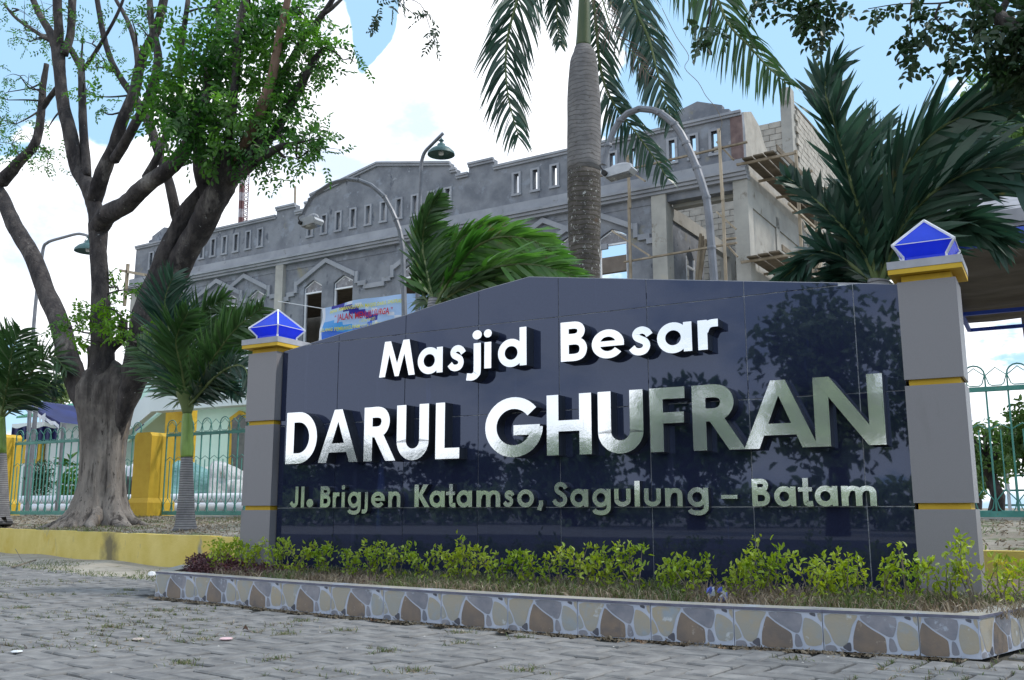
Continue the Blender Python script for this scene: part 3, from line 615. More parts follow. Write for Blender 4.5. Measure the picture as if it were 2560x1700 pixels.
# lower wall with pointed window openings
WN=[(21.34,.40),(19.93,.41),(18.54,.43),(15.70,.43),(14.28,.44),(11.32,.44),(9.9,.44),(6.91,.45),(5.41,.45),(3.97,.45),(22.8,.4),(24.3,.4)]
WN.sort(); ZB=4.6
poly=[(2.6,0.2),(25.7,.2),(25.7,9.1),(2.6,9.1)]
poly=[(2.6,9.1),(2.6,ZB)]
for s,hw in WN: poly+=[(s-hw,ZB),(s-hw,8.36),(s-hw*.5,8.50),(s,8.60),(s+hw*.5,8.50),(s+hw,8.36),(s+hw,ZB)]
poly+=[(25.7,ZB),(25.7,9.1)]
mb=MB(); mb.prism(poly,lambda c,k:FP(c[0],.22*k,c[1])); fbox(mb,2.6,25.7,0,.22,.2,ZB-.001); mb.build('main_wall',Mplas,mosque)
for s,hw in WN:
    wdw=MB(); t=.045; zb=ZB
    fbox(wdw,s-hw+.002,s-hw+t,.06,.12,zb,8.12); fbox(wdw,s+hw-t,s+hw-.002,.06,.12,zb,8.12); fbox(wdw,s-hw+.002,s+hw-.002,.055,.125,8.12,8.17)
    for a,b in (((s-hw+.02,8.17),(s-hw+.02,8.34)),((s-hw+.02,8.34),(s,8.57)),((s,8.57),(s+hw-.02,8.34)),((s+hw-.02,8.34),(s+hw-.02,8.17))): wdw.beam(FP(a[0],.09,a[1]),FP(b[0],.09,b[1]),.035)
    f=wdw.build('window',Mwht,mosque)
    p=MB(); p.prism([(s-hw+.03,8.171),(s+hw-.03,8.171),(s+hw-.03,8.33),(s,8.54),(s-hw+.03,8.33)],lambda c,k:FP(c[0],.085+.012*k,c[1])); p.build('pane',Mglass,f)
# gable mouldings over the windows
def gable(cs,zp,zf,l,r,flip=1):
    mb=MB(); h=.17
    for x in (-l,r):
        a=(cs,zp); b=(cs+x,zf)
        mb.prism([(a[0],a[1]),(b[0],b[1]),(b[0],b[1]-h),(a[0],a[1]-h)],lambda c,k:FP(c[0],(-.10 if x<0 else -.098)+.098*k,c[1]))
    for x,sg in ((-l,-1),(r,1)):
        b=cs+x
        for (x0,x1,z0,z1) in ((0,.14,zf-.42,zf-.0),(.14,.5,zf-.52,zf-.36),(.4,.85,zf-.66,zf-.5)):
            fbox(mb,min(b+sg*x0,b+sg*x1),max(b+sg*x0,b+sg*x1),-.085-.003*x0,0,z0,z1)
    mb.build('gable_moulding',Mmould,mosque)
gable(20.65,9.28,8.66,1.3,1.3); gable(19.15,9.28,8.66,1.25,1.25); gable(15.05,9.3,8.62,1.35,1.35); gable(10.65,9.3,8.62,1.35,1.35)
gable(6.25,9.3,8.66,1.3,1.25); gable(4.68,9.3,8.62,1.4,1.3)
for a,b,o in ((17.04,17.42,.16),(8.44,8.78,.16),(25.35,25.72,.1)):
    mb=MB(); fbox(mb,a,b,-o,.1,.1,9.319); mb.build('column',Mconc,mosque)
# open corner bay with its columns and beams
for (a,b,o0,o1,zt) in ((2.24,2.68,-.12,.35,9.318),(-.10,.30,-.10,.30,9.318),(-.06,.28,2.6,2.95,9.0),(-.06,.28,5.3,5.65,9.0),(2.24,2.6,5.3,5.7,9.0),(1.2,1.45,5.7,5.95,9.0)):
    mb=MB(); fbox(mb,a,b,o0,o1,.1,zt); mb.build('column',Mconc,mosque)
mb=MB(); fbox(mb,2.27,2.5,.36,6,8.7,9.1); mb.build('beam',Mconc,mosque)
mb=MB(); fbox(mb,-.06,.2,.31,6,8.65,9.3); mb.build('beam',Mconc,mosque)
mb=MB(); fbox(mb,.32,2.2,.31,.6,9.0,9.315); mb.build('beam',Mconc,mosque)
mb=MB()   # return wall going back from the second column, with a pointed window
mb.prism([(.36,.2),(.36,9.1),(3.0,9.1),(3.0,.2),(2.2,.2),(2.2,7.9),(1.85,8.25),(1.5,7.9),(1.5,.2)],lambda c,k:FP(2.33+.18*k,c[0],c[1])); mb.build('return_wall',Mplas,mosque)
mb=MB(); mb.beam(FP(2.34,1.53,5),FP(2.34,1.53,7.9),.05); mb.beam(FP(2.34,2.17,5),FP(2.34,2.17,7.9),.05); mb.beam(FP(2.34,1.5,7.6),FP(2.34,2.2,7.6),.06); mb.build('window',Mwht,mosque)
# side wall: infill panels, upper parapet of blocks with a broken end
mb=MB(); fbox(mb,-.02,.15,.31,2.6,.2,8.65); fbox(mb,-.02,.15,2.96,5.3,.2,8.65); mb.build('side_infill',Mconc,mosque)
mb=MB(); mb.prism([(.2,9.3),(6,9.3),(6,9.75),(4.6,9.9),(3.6,10.4),(2.9,10.7),(2.1,11.0),(1.6,11.45),(.9,11.62),(.2,11.35)],lambda c,k:FP(.18*k,c[0],c[1])); mb.build('side_parapet',Mblock,mosque)
mb=MB(); fbox(mb,-.015,.32,-.03,-.0025,9.95,11.2); mb.build('formwork_board',mat('red_formwork',(.12,.08,.08),(.2,.14,.13),rough=.9,scale=5),mosque)
# taller main body behind
OB=6.0
a,b=fs(1957,330,OB)[0],fs(1984,330,OB)[0]; zt=fs(1957,225,OB)[1]; zl=fs(1940,316,OB)[1]
mb=MB(); fbox(mb,b,a,OB-.15,OB+.3,.2,zt); mb.build('column',Mconc,mosque)
blk=[]
def blockwall(s0,s1,z0,z1,o,rag=0):
    n=0; L_,h_=.41,.21; pro=MB(); pro.obox((0,0,0),FD*(L_/2-.008),FN*.09,V((0,0,h_/2-.008))); me=pro.mesh('block',Mblock)
    r=0; z=z0
    while z<z1:
        s=s0-(L_/2 if r%2 else 0)
        while s<s1:
            c=s+L_/2
            if c-L_/2>=s0-.25 and c+L_/2<=s1+.2 and z+h_<=z1+rag*(math.sin(c*1.7)*.25):
                ob=bpy.data.objects.new('block',me); C.objects.link(ob); ob.location=FP(c,o+random.uniform(-.006,.006),z+h_/2); blk.append(ob); n+=1
            s+=L_
        z+=h_; r+=1
    return n
nb=blockwall(a+.02,a+3.2,zl-2.6,zl,OB,1)
nb+=blockwall(2.2,4.7,8.0,11.7,OB,0)
for ob in blk: setp(ob,mosque)
Mjb=mat('block_joint',(.2,.185,.165),(.27,.25,.22),rough=1,scale=3)
mb=MB(); fbox(mb,a,2.2,OB+.1,OB+.28,.2,zl-.35); mb.build('body_wall',Mjb,mosque)
mb=MB(); fbox(mb,2.2,4.7,OB+.1,OB+.28,.2,11.6); mb.build('body_wall',Mjb,mosque)
zr=fs(1971,268,OB)[1]
mb=MB(); mb.prism([(OB+.3,.2),(OB+.3,zr+.1),(OB+11,zr+.6),(OB+11,.2)],lambda c,k:FP(b+.02+.2*k,c[0],c[1])); mb.build('body_side_wall',Mblock,mosque)
mb=MB(); r=0; z=6.4
while z<zr+.5:
    o=OB+.35-(.2 if r%2 else 0)
    while o<OB+10.6:
        if z+.2<zr+.08+.05*(o-OB): e=random.uniform(-.008,.008); mb.obox(FP(b-.02+e,o+.2,z+.1),FD*.045,FN*.192,V((0,0,.094)))
        o+=.41
    z+=.21; r+=1
q_=mb.build('block_courses',Mblock,mosque,fix=False); q_['kind']='stuff'
mb=MB(); mb.beam(FP(b+.1,OB+.3,zr+.16),FP(b+.1,OB+11,zr+.66),.2,.08); mb.build('wall_plate',Mdarkw,mosque)
# inner floors and back wall seen through the openings
mb=MB(); fbox(mb,12.6,25.5,.4,5.9,8.85,9.05); mb.build('upper_slab',Mdarkw,mosque)
mb=MB(); fbox(mb,2.7,25.5,.25,5.9,4.3,4.55); mb.build('floor_slab',Mconc,mosque)
mb=MB(); fbox(mb,2.8,13.4,7.0,7.2,9.25,9.85); mb.build('inner_beam',mat('brown_plaster',(.2,.16,.13),(.28,.23,.19),rough=.95,scale=2),mosque)
mb=MB(); fbox(mb,14.6,25.5,OB+.1,OB+.28,.2,9.0); mb.build('body_wall',Mjb,mosque)
mb=MB(); fbox(mb,25.5,25.7,.221,14,.2,9.3); mb.build('end_wall',Mconc,mosque)
mb=MB(); fbox(mb,25.5,25.7,.201,6,9.9,11.2); mb.build('end_parapet',Mplas,mosque)
mb=MB(); mb.prism([(0,9.0),(3,9.9),(6,9.0)],lambda c,k:FP(20.5-c[0]*.9,3+.3*k,c[1])); 
mb=MB(); fbox(mb,16.0,21.2,2.2,2.6,11.3,11.95); mb.build('rear_roof_slab',Mmould,mosque)
# small pediments standing behind each end of the parapet
for s0,sg in ((0,1),(25.7,-1)):
    mb=MB(); mb.prism([(s0+sg*x,z) for x,z in ((.42,11.2),(.42,11.56),(.62,11.6),(.62,11.72),(1.34,12.0),(2.2,11.78),(2.2,11.6),(2.5,11.55),(2.5,11.2))],lambda c,k:FP(c[0],.25+.2*k,c[1])); mb.build('end_pediment',Mplas,mosque)
# green roof seen through the windows
gr=thing('green_roof','green corrugated metal roof behind the unfinished mosque','roof',tuple(FP(7,14,0)))
mb=MB(); fbox(mb,1,16,12.1,12.3,.2,9.6); mb.build('wall',Mdarkw,gr)
mb=MB(); zz=8.6
for i in range(75):
    s=1+i*.2; z=9.75; mb.prism([(0,0),(.2,0),(.2,.03),(.13,.05),(.07,.05),(0,.03)],lambda c,k:FP(s+c[0],12+ (0 if k==0 else 1.2),z+c[1]+(0 if k==0 else .75)))
mb.build('roof_sheet',Mroof,gr)

# scaffolding
def stick(parent,name,u0,v0,u1,v1,o0,o1=None,w=.075,m=None):
    o1=o0 if o1 is None else o1
    s0,z0=fs(u0,v0,o0); s1,z1=fs(u1,v1,o1); mb=MB(); mb.beam(FP(s0,o0,z0),FP(s1,o1,z1),w,w*.6); return mb.build(name,m or Mwood,parent)
sf=thing('scaffold','timber scaffold of poles and ledgers in front of the open corner bay','scaffold',tuple(FP(2,-.9,0)))
for (a0,b0,a1,b1,o,n_) in [(1797,322,1806,500,-.9,'pole'),(1806,470,1816,730,-.87,'pole'),(1569,388,1575,520,-.9,'pole'),(1572,500,1578,740,-.87,'pole'),(1448,452,1868,355,-.8,'ledger'),(1560,655,1842,607,-.8,'ledger'),(1792,355,1834,400,-.6,'brace'),(1590,438,1613,453,-.5,'brace'),(1530,577,1625,640,-.7,'brace'),(1792,530,1840,573,-.5,'brace'),(1806,600,1844,642,-.6,'brace'),(1812,598,1840,595,-.5,'ledger')]:
    stick(sf,n_,a0,b0,a1,b1,o)
for (a0,b0,a1,b1) in [(1752,584,1741,700),(1765,598,1750,700),(1757,590,1748,700)]: stick(sf,'loose_board',a0,b0,a1,b1,1.5)
ss=thing('scaffold','timber scaffold with two plank decks along the right side wall of the mosque','scaffold',tuple(FP(-.9,3,0)))
def fb(parent,name,a,b,w,h,m): mb=MB(); mb.beam(FP(*a),FP(*b),w,h); return mb.build(name,m,parent)
for zz in (9.75,7.05):
    for k in range(3): fb(ss,'deck_plank',(-.25-.29*k,-.5,zz+.02*k),(-.25-.29*k,7.5,zz+.1),.26,.04,Mdarkw)
    for o in (-.3,1.3,3.0,4.7,6.4): fb(ss,'putlog',(.1,o,zz-.07),(-1.5,o,zz-.05),.07,.06,Mwood)
    fb(ss,'rail',(-1.05,-.5,zz+.12),(-1.05,7.4,zz+.2),.03,.16,Mdarkw)
for o,zt_ in ((1.1,10.3),(2.9,9.9),(4.6,9.6),(6.3,9.6)): fb(ss,'pole',(-1.15,o,.2),(-1.12,o,zt_),.08,.06,Mwood)
for z in (8.4,5.6,4.4): fb(ss,'ledger',(-1.2,-.2,z),(-1.2,6.8,z+.05),.06,.06,Mwood)
for a,b in (((-1.2,1.2,4.6),(-1.2,4.6,7.0)),((-1.2,4.4,4.6),(-1.2,6.4,7)),((-1.2,2.6,7.2),(-1.2,4.8,9.5))): fb(ss,'brace',a,b,.06,.06,Mwood)
# timber cross left of the mosque and rod on the roof
mb=MB(); P=lambda u,v:on_y(u,v,16)
cr_=thing('timber_cross_pole','thin timber pole with crossbar standing left of the mosque','pole',tuple(P(311,768)))
mb.beam(P(311,765),P(320,660),.09); mb.build('pole',Mwood,cr_); mb=MB(); mb.beam(P(300,676),P(378,690),.09); mb.build('crossbar',Mwood,cr_)
mb=MB(); s,z=fs(738,522,2.0); mb.beam(FP(s,2,z-.5),FP(*(lambda q:(q[0],2,q[1]))(fs(738,466,2.0))),.06); mb.build('roof_rod',Mwood,mosque)

# lattice mast far behind
mast=thing('radio_mast','thin dull red and grey lattice radio mast far behind the tree','mast',tuple(on_y(605,560,75)))
Yt=75
def mastleg(u0,v0,u1,v1,dy=0): return on_y(u0,v0,Yt+dy),on_y(u1,v1,Yt+dy)
A0,A1=mastleg(600,585,606,380); B0,B1=mastleg(604,585,610,380); C0,C1=mastleg(616,580,626,380,2); D0,D1=mastleg(608,575,613,380,2)
rd=mat('mast_red',(.09,.035,.035),(.13,.05,.05),rough=.7,scale=3); wh=mat('mast_white',(.22,.18,.19),(.33,.3,.32),rough=.7,scale=3)
for i in range(10):
    t0,t1=i/10,(i+1)/10
    mb=MB()
    for a,b,w_ in ((A0,A1,.38),(B0,B1,.2),(C0,C1,.10),(D0,D1,.10)): mb.beam(a.lerp(b,t0),a.lerp(b,t1),w_)
    mb.beam(A0.lerp(A1,t0),C0.lerp(C1,t0),.05)
    for (p,q),(r_,s2) in (((A0,A1),(B0,B1)),((D0,D1),(C0,C1))):
        for k in range(2):
            x0,x1=t0+k*.05,t0+(k+1)*.05; mb.beam(p.lerp(q,x0),r_.lerp(s2,x1),.06); mb.beam(r_.lerp(s2,x0),p.lerp(q,x1),.06)
    mb.build('mast_section',rd if i%2 else wh,mast)

# ------------------------------------------------------------ banner
ban=thing('banner','blue printed cloth banner with yellow and red lettering strung behind the sign','banner',tuple(on_y(930,850,8)))
q0,q1,q2,q3=on_y(805,771,8),on_y(1076,733,8.0),on_y(1070,830,8),on_y(797,858,8)
mb=MB(); nx,ny=36,12; vs=[]
def bpt(a,b,off=0):
    p=(q0.lerp(q1,a)).lerp(q3.lerp(q2,a),b); p=V(p); p.z+=.07*math.sin(math.pi*a)*(1-b)*1.0
    p.y+=.035*math.sin(a*14+b*5)+.03*math.sin(b*9-a*22)*b-off; return p
for j in range(ny+1):
    for i in range(nx+1): vs.append(bpt(i/nx,j/ny))
fs_=[];ms_=[]
for j in range(ny):
    for i in range(nx):
        fs_.append((j*(nx+1)+i,j*(nx+1)+i+1,(j+1)*(nx+1)+i+1,(j+1)*(nx+1)+i))
        a,b=(i+.5)/nx,(j+.5)/ny; m=1
        if b>.34+.9*a: m=2
        if (.06<a-b*.75+.0<.2) and b<.75 and a<.55: m=3 if b<.62 else 0
        if .0<a-b*.9-.22<.05: m=0
        if b>.62+.1*math.sin(a*7) and a<.5: m=4
        if i==0 or j==ny-1: m=0
        ms_.append(m)
b0=len(mb.v); mb.v+=[tuple(v) for v in vs]; mb.f+=fs_; mb.m+=ms_
cl=[mat('banner_'+n_,c,c,rough=.55,scale=3,trans=(.25,1.1)) for n_,c in (('white',(.7,.74,.85)),('sky',(.42,.58,.86)),('azure',(.12,.38,.82)),('navy',(.05,.05,.34)),('blue',(.09,.2,.72)))]
mb.build('cloth',cl,ban,smooth=True)
def banner_text(txt,a,b,size,m,squash=1.0,bold=0.0):
    cu=bpy.data.curves.new('t','FONT'); cu.body=txt; cu.size=size; cu.offset=bold; cu.resolution_u=2; cu.space_character=1.05
    ob=bpy.data.objects.new('t',cu); C.objects.link(ob); dg=bpy.context.evaluated_depsgraph_get(); me=bpy.data.meshes.new_from_object(ob.evaluated_get(dg)); bpy.data.objects.remove(ob)
    Wd=(q1-q0).length; Hd=(q3-q0).length
    for v in me.vertices:
        aa=a+v.co.x*squash/Wd; bb=b-v.co.y/Hd; v.co=bpt(aa,bb,.035)
    me.materials.clear(); me.materials.append(m); link('printed_text',me,ban)
Ty=mat('print_yellow',(.75,.72,.05),rough=.6); Tr=mat('print_red',(.6,.02,.04),rough=.6); Tw=mat('print_white',(.75,.72,.1),rough=.6)
banner_text('INFAK PEMBANGUNAN MASJID DARUL GHUFRAN',.085,.22,.085,Ty,.86,.002)
banner_text('“ JALAN MENUJU SURGA ”',.155,.47,.15,Tr,.72,.003)
banner_text('LELANG PEMBANGUNAN',.03,.72,.085,Ty,.88,.002)
banner_text('1.ATAP MASJID',.37,.58,.07,Ty,.9); banner_text('2.LANTAI KERAMIK',.37,.72,.07,Ty,.9); banner_text('3.PAGAR',.37,.85,.07,Ty,.9)
mb=MB(); mb.tube([q0,q0+V((-1.4,.3,.35))],.008,5); mb.tube([q1,q1+V((1.6,.3,.5))],.008,5); mb.build('rope',Mwht,ban)

# ------------------------------------------------------------ street lamps
def arc_lamp(path,Y,rad,head,label,boxy):
    P=[on_y(u,v,Y) for u,v in path]; t=thing('arc_lamp',label,'street lamp',(P[0].x,P[0].y,.45),'arched floodlight poles behind the sign')
    mb=MB(); b=V(P[0]); b.z=.4; mb.tube([b,P[0]]+P[1:],[rad*1.15,rad*1.1]+lerps([rad*1.05,rad*.85],len(P)-1),8); mb.build('pole',Mgalv,t,smooth=False)
    for p in P[1:-1:2]: mb=MB(); mb.lathe(p,[(rad*1.12,-.02),(rad*1.2,0),(rad*1.12,.02)],8); mb.build('joint_collar',Mgalv,t)
    c=on_y(head[0],head[1],Y); w,h,dp=head[2],head[3],head[4]; ang_=head[5]
    ax=V((math.cos(ang_),0,math.sin(ang_))); az=V((-ax.z,0,ax.x))
    mb=MB(); pr_=[(-w,-h*.3),(-w*.8,-h),(w*.75,-h*.75),(w,-h*.1),(w*.9,h*.5),(w*.4,h),(-w*.7,h*.9),(-w,h*.3)]
    mb.prism(pr_,lambda q,k:c+ax*q[0]+az*q[1]+V((0,dp*(k-.5)*2,0))); mb.build('floodlight_housing',Mfix,t)
    mb=MB(); mb.prism([(-w*.75,-h*.9-.012),(w*.7,-h*.72-.012),(w*.7,-h*.72),(-w*.75,-h*.9)],lambda q,k:c+ax*q[0]+az*q[1]+V((0,dp*.85*(k-.5)*2,0))); mb.build('glass',Mglass,t)
    mb=MB(); br=[c+ax*(-w*.9)+az*h*.2]+[c+ax*(w*.9*math.cos(a))+az*(h*.3+h*1.5*math.sin(a)) for a in np.linspace(math.pi,0.25,9)]
    mb.tube(br,.013,6); mb.build('bracket',Mfix,t)
    mb=MB(); k=c+ax*(-w*.75)-az*h*.2+V((0,-dp-.01,0)); mb.lathe(k,[(.001,-.03),(.032,-.03),(.032,.03),(.001,.03)],10,ax=V((0,1,0))); mb.tube(catmull([k,k+az*.1-ax*.05,P[-1]+V((0,-.03,0))],4),.009,5); mb.build('cable_gland',Mblk,t)
arc_lamp([(1785,700),(1779,620),(1772,535),(1766,495),(1755,459),(1742,420),(1729,389),(1715,358),(1702,333),(1686,311),(1669,296),(1650,282),(1632,275),(1599,272),(1569,283),(1550,301),(1536,323),(1520,363),(1513,390),(1509,412)],4.2,.042,(1549,431,.185,.055,.09,.05),'grey arched lamp pole with flat floodlight right of the tall palm',0)
arc_lamp([(1011,783),(1009,700),(1007,623),(1004,600),(999,575),(990,550),(980,527),(961,492),(929,464),(897,451),(866,448),(827,459),(795,480),(776,499),(765,519),(757,537)],6.0,.038,(779,556,.17,.075,.11,.05),'grey arched lamp pole with floodlight standing behind the banner',0)
def bell_lamp(path,Y,rad,bell,br,label,group=None,hang=None):
    P=[on_y(u,v,Y) for u,v in path]; t=thing('bell_lamp',label,'street lamp',(P[0].x,P[0].y,.4),'lamp poles with bell shades')
    mb=MB(); b=V(P[0]); b.z=.4; mb.tube([b]+catmull(P,3),lerps([rad*1.3,rad,rad*.9],len(catmull(P,3))+1),8); mb.build('pole',Mgalv,t,smooth=True)
    c=on_y(*bell,Y); mb=MB(); mb.lathe(c,[(br,-br*.22),(br*.97,-.05*br),(br*.7,br*.22),(br*.32,br*.42),(br*.27,br*.6),(br*.12,br*.68),(br*.1,br*.8),(br*.2,br*.86),(.01,br*1.05)],20); mb.build('shade',Mlamp,t,smooth=True)
    mb=MB(); mb.lathe(c,[(.005,-br*.24),(br*.18,-br*.2),(br*.2,0),(.01,br*.2)],10); mb.build('bulb',Mwht,t,smooth=True)
    mb=MB(); mb.tube([c+V((0,0,br*1.0)),on_y(*hang,Y)],.008,5); mb.tube(catmull([c+V((-br*.05,0,br*.9)),c+V((-br*.25,0,br*.95)),on_y(hang[0]-14,hang[1]+16,Y)],3),.006,5); mb.build('hanger',Mgalv,t)
bell_lamp([(1044,790),(1046,640),(1048,564),(1051,480),(1053,417),(1056,396),(1063,379),(1080,361),(1108,333)],8.0,.033,(1103,380),.245,'slim lamp pole with green bell shade left of the tall palm',hang=(1103,341))
bell_lamp([(70,1130),(81,867),(92,730),(105,640),(110,615),(117,608),(128,602),(160,593),(191,585),(208,586),(223,591)],8.0,.035,(221,622),.30,'slim lamp pole with small bell shade at far left behind the tree',hang=(221,594))

# ------------------------------------------------------------ fences
YF=5.7
def on_f(u,v): return on_y(u,v,YF)
def fence(x0,x1,label,zb=.53,zr=1.815):
    t=thing('fence',label,'fence',((x0+x1)/2,YF,.47)); P=.205
    for z,h in ((zb,.06),(zr,.05)):
        mb=MB(); mb.box(x0,x1,YF-.02,YF+.02,z-h/2,z+h/2); mb.build('rail',Mfence,t)
    n=int((x1-x0)/P); bar=MB(); bar.box(-.009,.009,-.009,.009,0,zr-zb); bar_me=bar.mesh('bar',Mfence)
    sb=MB(); sb.box(-.006,.006,-.006,.006,0,.62); sb_me=sb.mesh('short_bar',Mfence)
    def arcp(r,h): return [V((r*math.cos(a),0,h+r*1.0*math.sin(a)*1.0)) for a in np.linspace(0,math.pi,9)]
    hp=MB(); hp.tube([V((P/2,0,0))]+arcp(P/2,.13)+[V((-P/2,0,0))],.009,5,cap=False); hp_me=hp.mesh('hoop',Mfence)
    cv=MB(); cv.tube([V((-.045,0,.012)),V((-.07,0,.03)),V((-P/2+.005,0,.12)),V((0,0,.20)),V((P/2-.005,0,.12)),V((.07,0,.03)),V((.045,0,.012)),V((-.045,0,.012))],.006,4,cap=False); cv_me=cv.mesh('chevron',Mfence)
    lo=MB(); lo.tube([V((-P/2,0,0)),V((0,0,.06)),V((P/2,0,0))],.006,4); lo_me=lo.mesh('small_chevron',Mfence)
    bt=MB(); bt.tube([V((0,0,.22)),V((-P/2+.012,0,.11)),V((-P/2+.03,0,.03)),V((-.05,0,0)),V((.05,0,0)),V((P/2-.03,0,.03)),V((P/2-.012,0,.11)),V((0,0,.22))],.006,4,cap=False); bt_me=bt.mesh('base_chevron',Mfence)
    def put(me,x,z):
        o=link(me.name.split('.')[0],me); o.location=(x,YF,z); setp(o,t)
    for i in range(n+1):
        x=x0+i*P
        put(bar_me,x,zb)
        if i<n:
            put(cv_me,x+P/2,zr+.025); put(sb_me,x+P/2,zb+.24); put(lo_me,x+P/2,zb+.86); put(bt_me,x+P/2,zb+.03)
            if i%2==0: put(hp_me,x+P/2,zr+.02)
def fpost(u,label,w=.24,h=1.55,ybase=.44,yoff=0):
    p=on_f(u,1285); x=p.x; t=thing('gate_post',label,'fence post',(x,YF,ybase))
    mb=MB(); mb.box(x-w/2,x+w/2,YF-w/2-.04,YF+w/2,ybase,ybase+h-.06); mb.prism([(x-w/2,ybase+h-.06),(x+w/2,ybase+h-.06),(x+w/2-.05,ybase+h),(x-w/2+.05,ybase+h)],lambda c,k:V((c[0],YF-w/2-.04+(w+.04)*k,c[1]))); mb.build('shaft',Myel,t)
    mb=MB(); a=.05; mb.box(x-w/2-a,x+w/2+a,YF-w/2-a-.04,YF+w/2+a,ybase-.02,ybase+.26)
    mb.add([(x-w/2-a,YF-w/2-a-.04,ybase+.26),(x+w/2+a,YF-w/2-a-.04,ybase+.26),(x+w/2+a,YF+w/2+a,ybase+.26),(x-w/2-a,YF+w/2+a,ybase+.26),(x-w/2-.001,YF-w/2-.041,ybase+.34),(x+w/2+.001,YF-w/2-.041,ybase+.34),(x+w/2+.001,YF+w/2+.001,ybase+.34),(x-w/2-.001,YF+w/2+.001,ybase+.34)],[(0,1,5,4),(1,2,6,5),(2,3,7,6),(3,0,4,7)])
    mb.build('plinth',Myel,t); return x
xa=fpost(8,'yellow masonry fence post at the far left edge',w=.3); xb=fpost(377,'yellow masonry fence post between the big tree and the small palm',w=.42,h=1.42)
fence(xa+.2,xb-.28,'green wrought metal fence left of the tree with hooped top'); fence(xb+.28,-2.0,'green wrought metal fence between the yellow post and the sign'); fence(3.3,6.6,'green wrought metal fence right of the right pillar')
mb=MB(); mb.box(-16,9,YF-.14,YF+.14,.2,.485); tag(mb.build('fence_footing',Mconc),'grey concrete strip footing under the green fences','footing')
# steel gate behind the left fence
gt=thing('steel_gate','tall grey steel tube frame behind the left fence','gate',(-10,6.6,.5))
for u in (68,143):
    p=on_y(u,1270,6.6); mb=MB(); mb.tube([V((p.x,6.6,.45)),V((p.x,6.6,on_y(u,985 if u<100 else 1060,6.6).z))],.045,8); mb.build('post',Mgalv,gt)

# ------------------------------------------------------------ mint house, tent, roof at left
Yh=13.0
hs=thing('mint_house','pale mint house with yellow columns and an arched window behind the fence','house',tuple(on_y(500,1280,Yh)))
def hp_(u,v,y=Yh): return on_y(u,v,y)
def hbox(name,u0,v0,u1,v1,y0,y1,m,par=hs):
    a=hp_(u0,v0,y0); b=hp_(u1,v1,y0); mb=MB(); mb.box(min(a.x,b.x),max(a.x,b.x),y0,y1,min(a.z,b.z),max(a.z,b.z)); return mb.build(name,m,par)
hbox('wall',495,1008,700,1300,12.06,12.3,Mmint)
hbox('balcony',380,915,760,1000,11.6,12.0,Mpale)
hbox('back_wall',300,960,470,1300,14.0,14.3,Mmint)
for u in (431,): hbox('column',416,1010,447,1290,12.4,13.0,Myel)
hbox('column_capital',412,1003,451,1013,12.3,13.1,Mwht)
hbox('column',449,1034,468,1290,13.2,13.6,Myel)
mb=MB(); A=hp_(300,1095,12.2); B=hp_(425,990,12.2); A2=hp_(300,1040,12.2); B2=hp_(425,940,12.2)
mb.prism([(A.x,A.z),(B.x,B.z),(B2.x,B2.z),(A2.x,A2.z)],lambda c,k:V((c[0],12.2+.2*k,c[1]))); mb.build('stair_parapet',Mpale,hs)
mb=MB(); mb.prism([(A.x,A.z-.1),(B.x,B.z-.1),(B.x,B.z),(A.x,A.z)],lambda c,k:V((c[0],12.45+1.3*k,c[1]))); mb.build('stair',Mmint,hs)
def hpoly(name,pts,y,th,m): mb=MB(); q=[hp_(u,v,y) for u,v in pts]; mb.prism([(p.x,p.z) for p in q],lambda c,k:V((c[0],y+th*k,c[1]))); return mb.build(name,m,hs)
wf=hpoly('window',[(566,1185),(572,1045),(598,1026),(625,1040),(628,1185)],11.97,.08,Myel)
wp=hpoly('pane',[(577,1176),(580,1050),(598,1036),(616,1048),(618,1176)],11.94,.025,mat('dark_window',(.02,.035,.03),(.06,.07,.06),rough=.15,scale=5,spots=[(6,.6,(.25,.2,.05),.05)])); setp(wp,wf)
for z in (958,975): mb=MB(); mb.tube([hp_(372,z,11.4),hp_(640,z-8,11.4)],.02,5); mb.build('railing_bar',Mfence,hs)
for u in (400,440,480,520,560,600): mb=MB(); mb.tube([hp_(u,975,11.4),hp_(u+4,940,11.4)],.016,5); mb.build('railing_bar',Mfence,hs)
# green-roofed building and white wall
gh=thing('green_roofed_hall','white walled hall with green ribbed metal roof at far left','building',tuple(hp_(130,1280,15)))
mb=MB(); a=hp_(40,1046,13.5); b=hp_(330,1046,13.5); t0=hp_(60,993,19); n=46
for i in range(n):
    x0=a.x+(b.x-a.x)*i/n; w_=(b.x-a.x)/n
    mb.prism([(x0,0),(x0+w_,0),(x0+w_,.03),(x0+w_*.65,.07),(x0+w_*.35,.07),(x0,.03)],lambda c,k:V((c[0],13.5+5.5*k,a.z+c[1]+(t0.z-a.z)*k)))
mb.build('roof',Mroof,gh)
hbox('wall',30,1060,200,1290,14.5,14.8,Mpale,gh)
mb=MB(); fr=[hp_(50,1159,14.3),hp_(103,1095,14.3)]; mb.box(fr[0].x,fr[1].x,14.3,14.45,fr[0].z,fr[1].z); nf=mb.build('notice_frame',Myel,gh)
mb=MB(); fr=[hp_(62,1148,14.27),hp_(94,1103,14.27)]; mb.box(fr[0].x,fr[1].x,14.27,14.29,fr[0].z,fr[1].z); nn_=mb.build('notice_sheet',mat('notice_blue',(.4,.52,.68),(.5,.6,.75),rough=.4),gh)
mb=MB()
for i in range(9):
    zc=fr[1].z-.05-i*(fr[1].z-fr[0].z-.1)/8; xw=(fr[1].x-fr[0].x); mb.box(fr[0].x+xw*random.uniform(.1,.2),fr[1].x-xw*random.uniform(.12,.35),14.262,14.268,zc-.008,zc+.008)
mb.build('printed_text',Mblk,gh)
